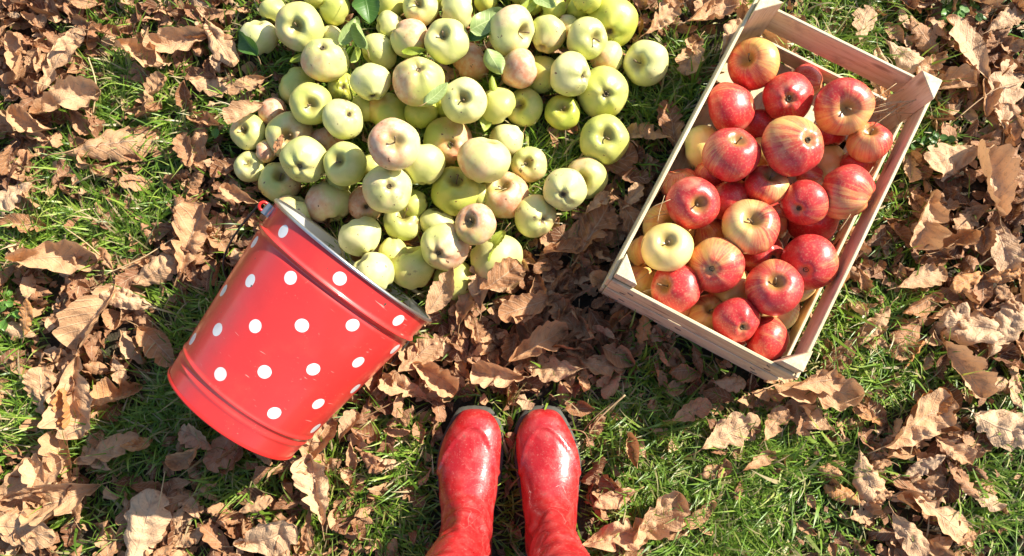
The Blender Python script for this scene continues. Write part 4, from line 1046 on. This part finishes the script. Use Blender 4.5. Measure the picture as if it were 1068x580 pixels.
# weeds with small round leaves
def weed(px, py, n, label, s=1.0):
    r = random.Random(px); t = thing('weed_plant', label, 'weed', Matrix.Translation(P(px, py, 0)), 'small broad-leaved weeds in the lawn')
    V, F, UV = [], [], []
    sV, sF = [], []
    for i in range(n):
        a = r.uniform(0, 6.28); d = r.uniform(.004, .034) * s; h = r.uniform(.018, .040); l = r.uniform(.012, .02) * s
        gV, gF, gU, _ = leaf_geo(r.randrange(9999), 'fresh', nu=6, nv=2, W=.042, curl=.5); k_ = l / .1; b = len(V)
        M = Matrix.Translation((cos(a) * d, sin(a) * d, h)) @ Matrix.Rotation(a + r.gauss(0, .5), 4, 'Z') @ Matrix.Rotation(r.uniform(-.5, .3), 4, 'Y') @ Matrix.Rotation(r.gauss(0, .3), 4, 'X') @ Matrix.Scale(k_, 4)
        V += [M @ Vector(v) for v in gV]; F += [tuple(q + b for q in f) for f in gF]; UV += gU
        tv, tf = tube([(0, 0, 0), (cos(a) * d * .4, sin(a) * d * .4, h * .7), M @ Vector((-.05, 0, 0))], .0006, 4); b = len(sV); sV += tv; sF += [tuple(q + b for q in f) for f in tf]
    mesh_obj('foliage', V, F, M_GL if px % 2 else M_WEED, t, uvs=UV); mesh_obj('stems', sV, sF, M_WEED, t)
M_WEED = mat_green_leaf('weed_leaf', (.10, .24, .03), (.17, .33, .05))
weed(990, 20, 34, 'leafy weed clump at the top right, right of the crate'); weed(1005, 12, 20, 'smaller weed touching the top edge at right')
weed(965, 155, 22, 'weed tuft just right of the crate\'s upper rail'); weed(238, 140, 16, 'weed beside the left edge of the apple heap')
weed(20, 322, 14, 'weed at the left photo edge level with the bucket')

# ------------------------------------------------------------------ dry stems and twigs
def stem(pts, r, label, mat=None):
    V, F = tube(catmull([P(x, y, z) for x, y, z in pts], 8), r, 6); c = sum(V, Vector()) / len(V); c.z = min(v.z for v in V)
    o = mesh_obj('dry_stem', [v - c for v in V], F, mat or M_STRAW); o.location = c
    o['label'] = label; o['category'] = 'stem'; o['group'] = 'dry stems and twigs on the lawn'
stem([(606, 470, .01), (622, 440, .035), (652, 412, .055)], .0016, 'straight straw-coloured stem leaning beside the right boot')
stem([(600, 462, .01), (618, 438, .03), (640, 420, .045)], .0010, 'thinner straw stem crossing behind the straight one by the boot')
stem([(35, 85, .05), (62, 95, .04), (96, 120, .03)], .0010, 'pale bent stalk near the top left corner', M_STRAW)
stem([(92, 60, .05), (100, 88, .045), (97, 118, .03)], .0013, 'long yellow stalk hanging from the leaf at upper left')
stem([(68, 238, .035), (88, 252, .035), (104, 266, .03)], .0012, 'yellow leaf stalk curving across the grass at left')
stem([(110, 286, .045), (150, 268, .04), (186, 245, .03)], .0010, 'pale twig left of the bucket mouth')
stem([(400, 395, .035), (445, 375, .04), (466, 352, .03)], .0012, 'brown twig right of the bucket', M_STALK)
stem([(372, 440, .02), (400, 425, .03), (438, 405, .035)], .0010, 'thin brown twig between bucket and left boot', M_STALK)
stem([(163, 540, .04), (168, 515, .05), (172, 492, .035)], .0009, 'upright yellow stalk at the bucket shadow\'s lower edge')
stem([(953, 268, .04), (985, 260, .045), (1012, 240, .04)], .0009, 'dark twig on leaves right of the crate', M_STALK)
stem([(880, 345, .02), (905, 352, .03), (922, 380, .02)], .0009, 'thin tan tendril in grass right of the crate')
stem([(948, 480, .02), (955, 450, .04), (958, 425, .05)], .0010, 'straw stalk rising from the leaf at lower right')
stem([(1000, 122, .05), (1035, 95, .05), (1068, 84, .04)], .0011, 'long brown twig at the right edge', M_STALK)
stem([(540, 150, .02), (551, 125, .04), (556, 100, .03)], .0010, 'rusty dry stalk between apples near the heap\'s right', M_STALK)
stem([(690, 240, .10), (705, 232, .13), (722, 225, .15)], .0006, 'thin straw poking over the crate\'s left rail') if False else None
stem([(592, 448, .03), (610, 452, .04), (617, 475, .02)], .0008, 'fine reddish stem by the right boot\'s side', M_STALK)
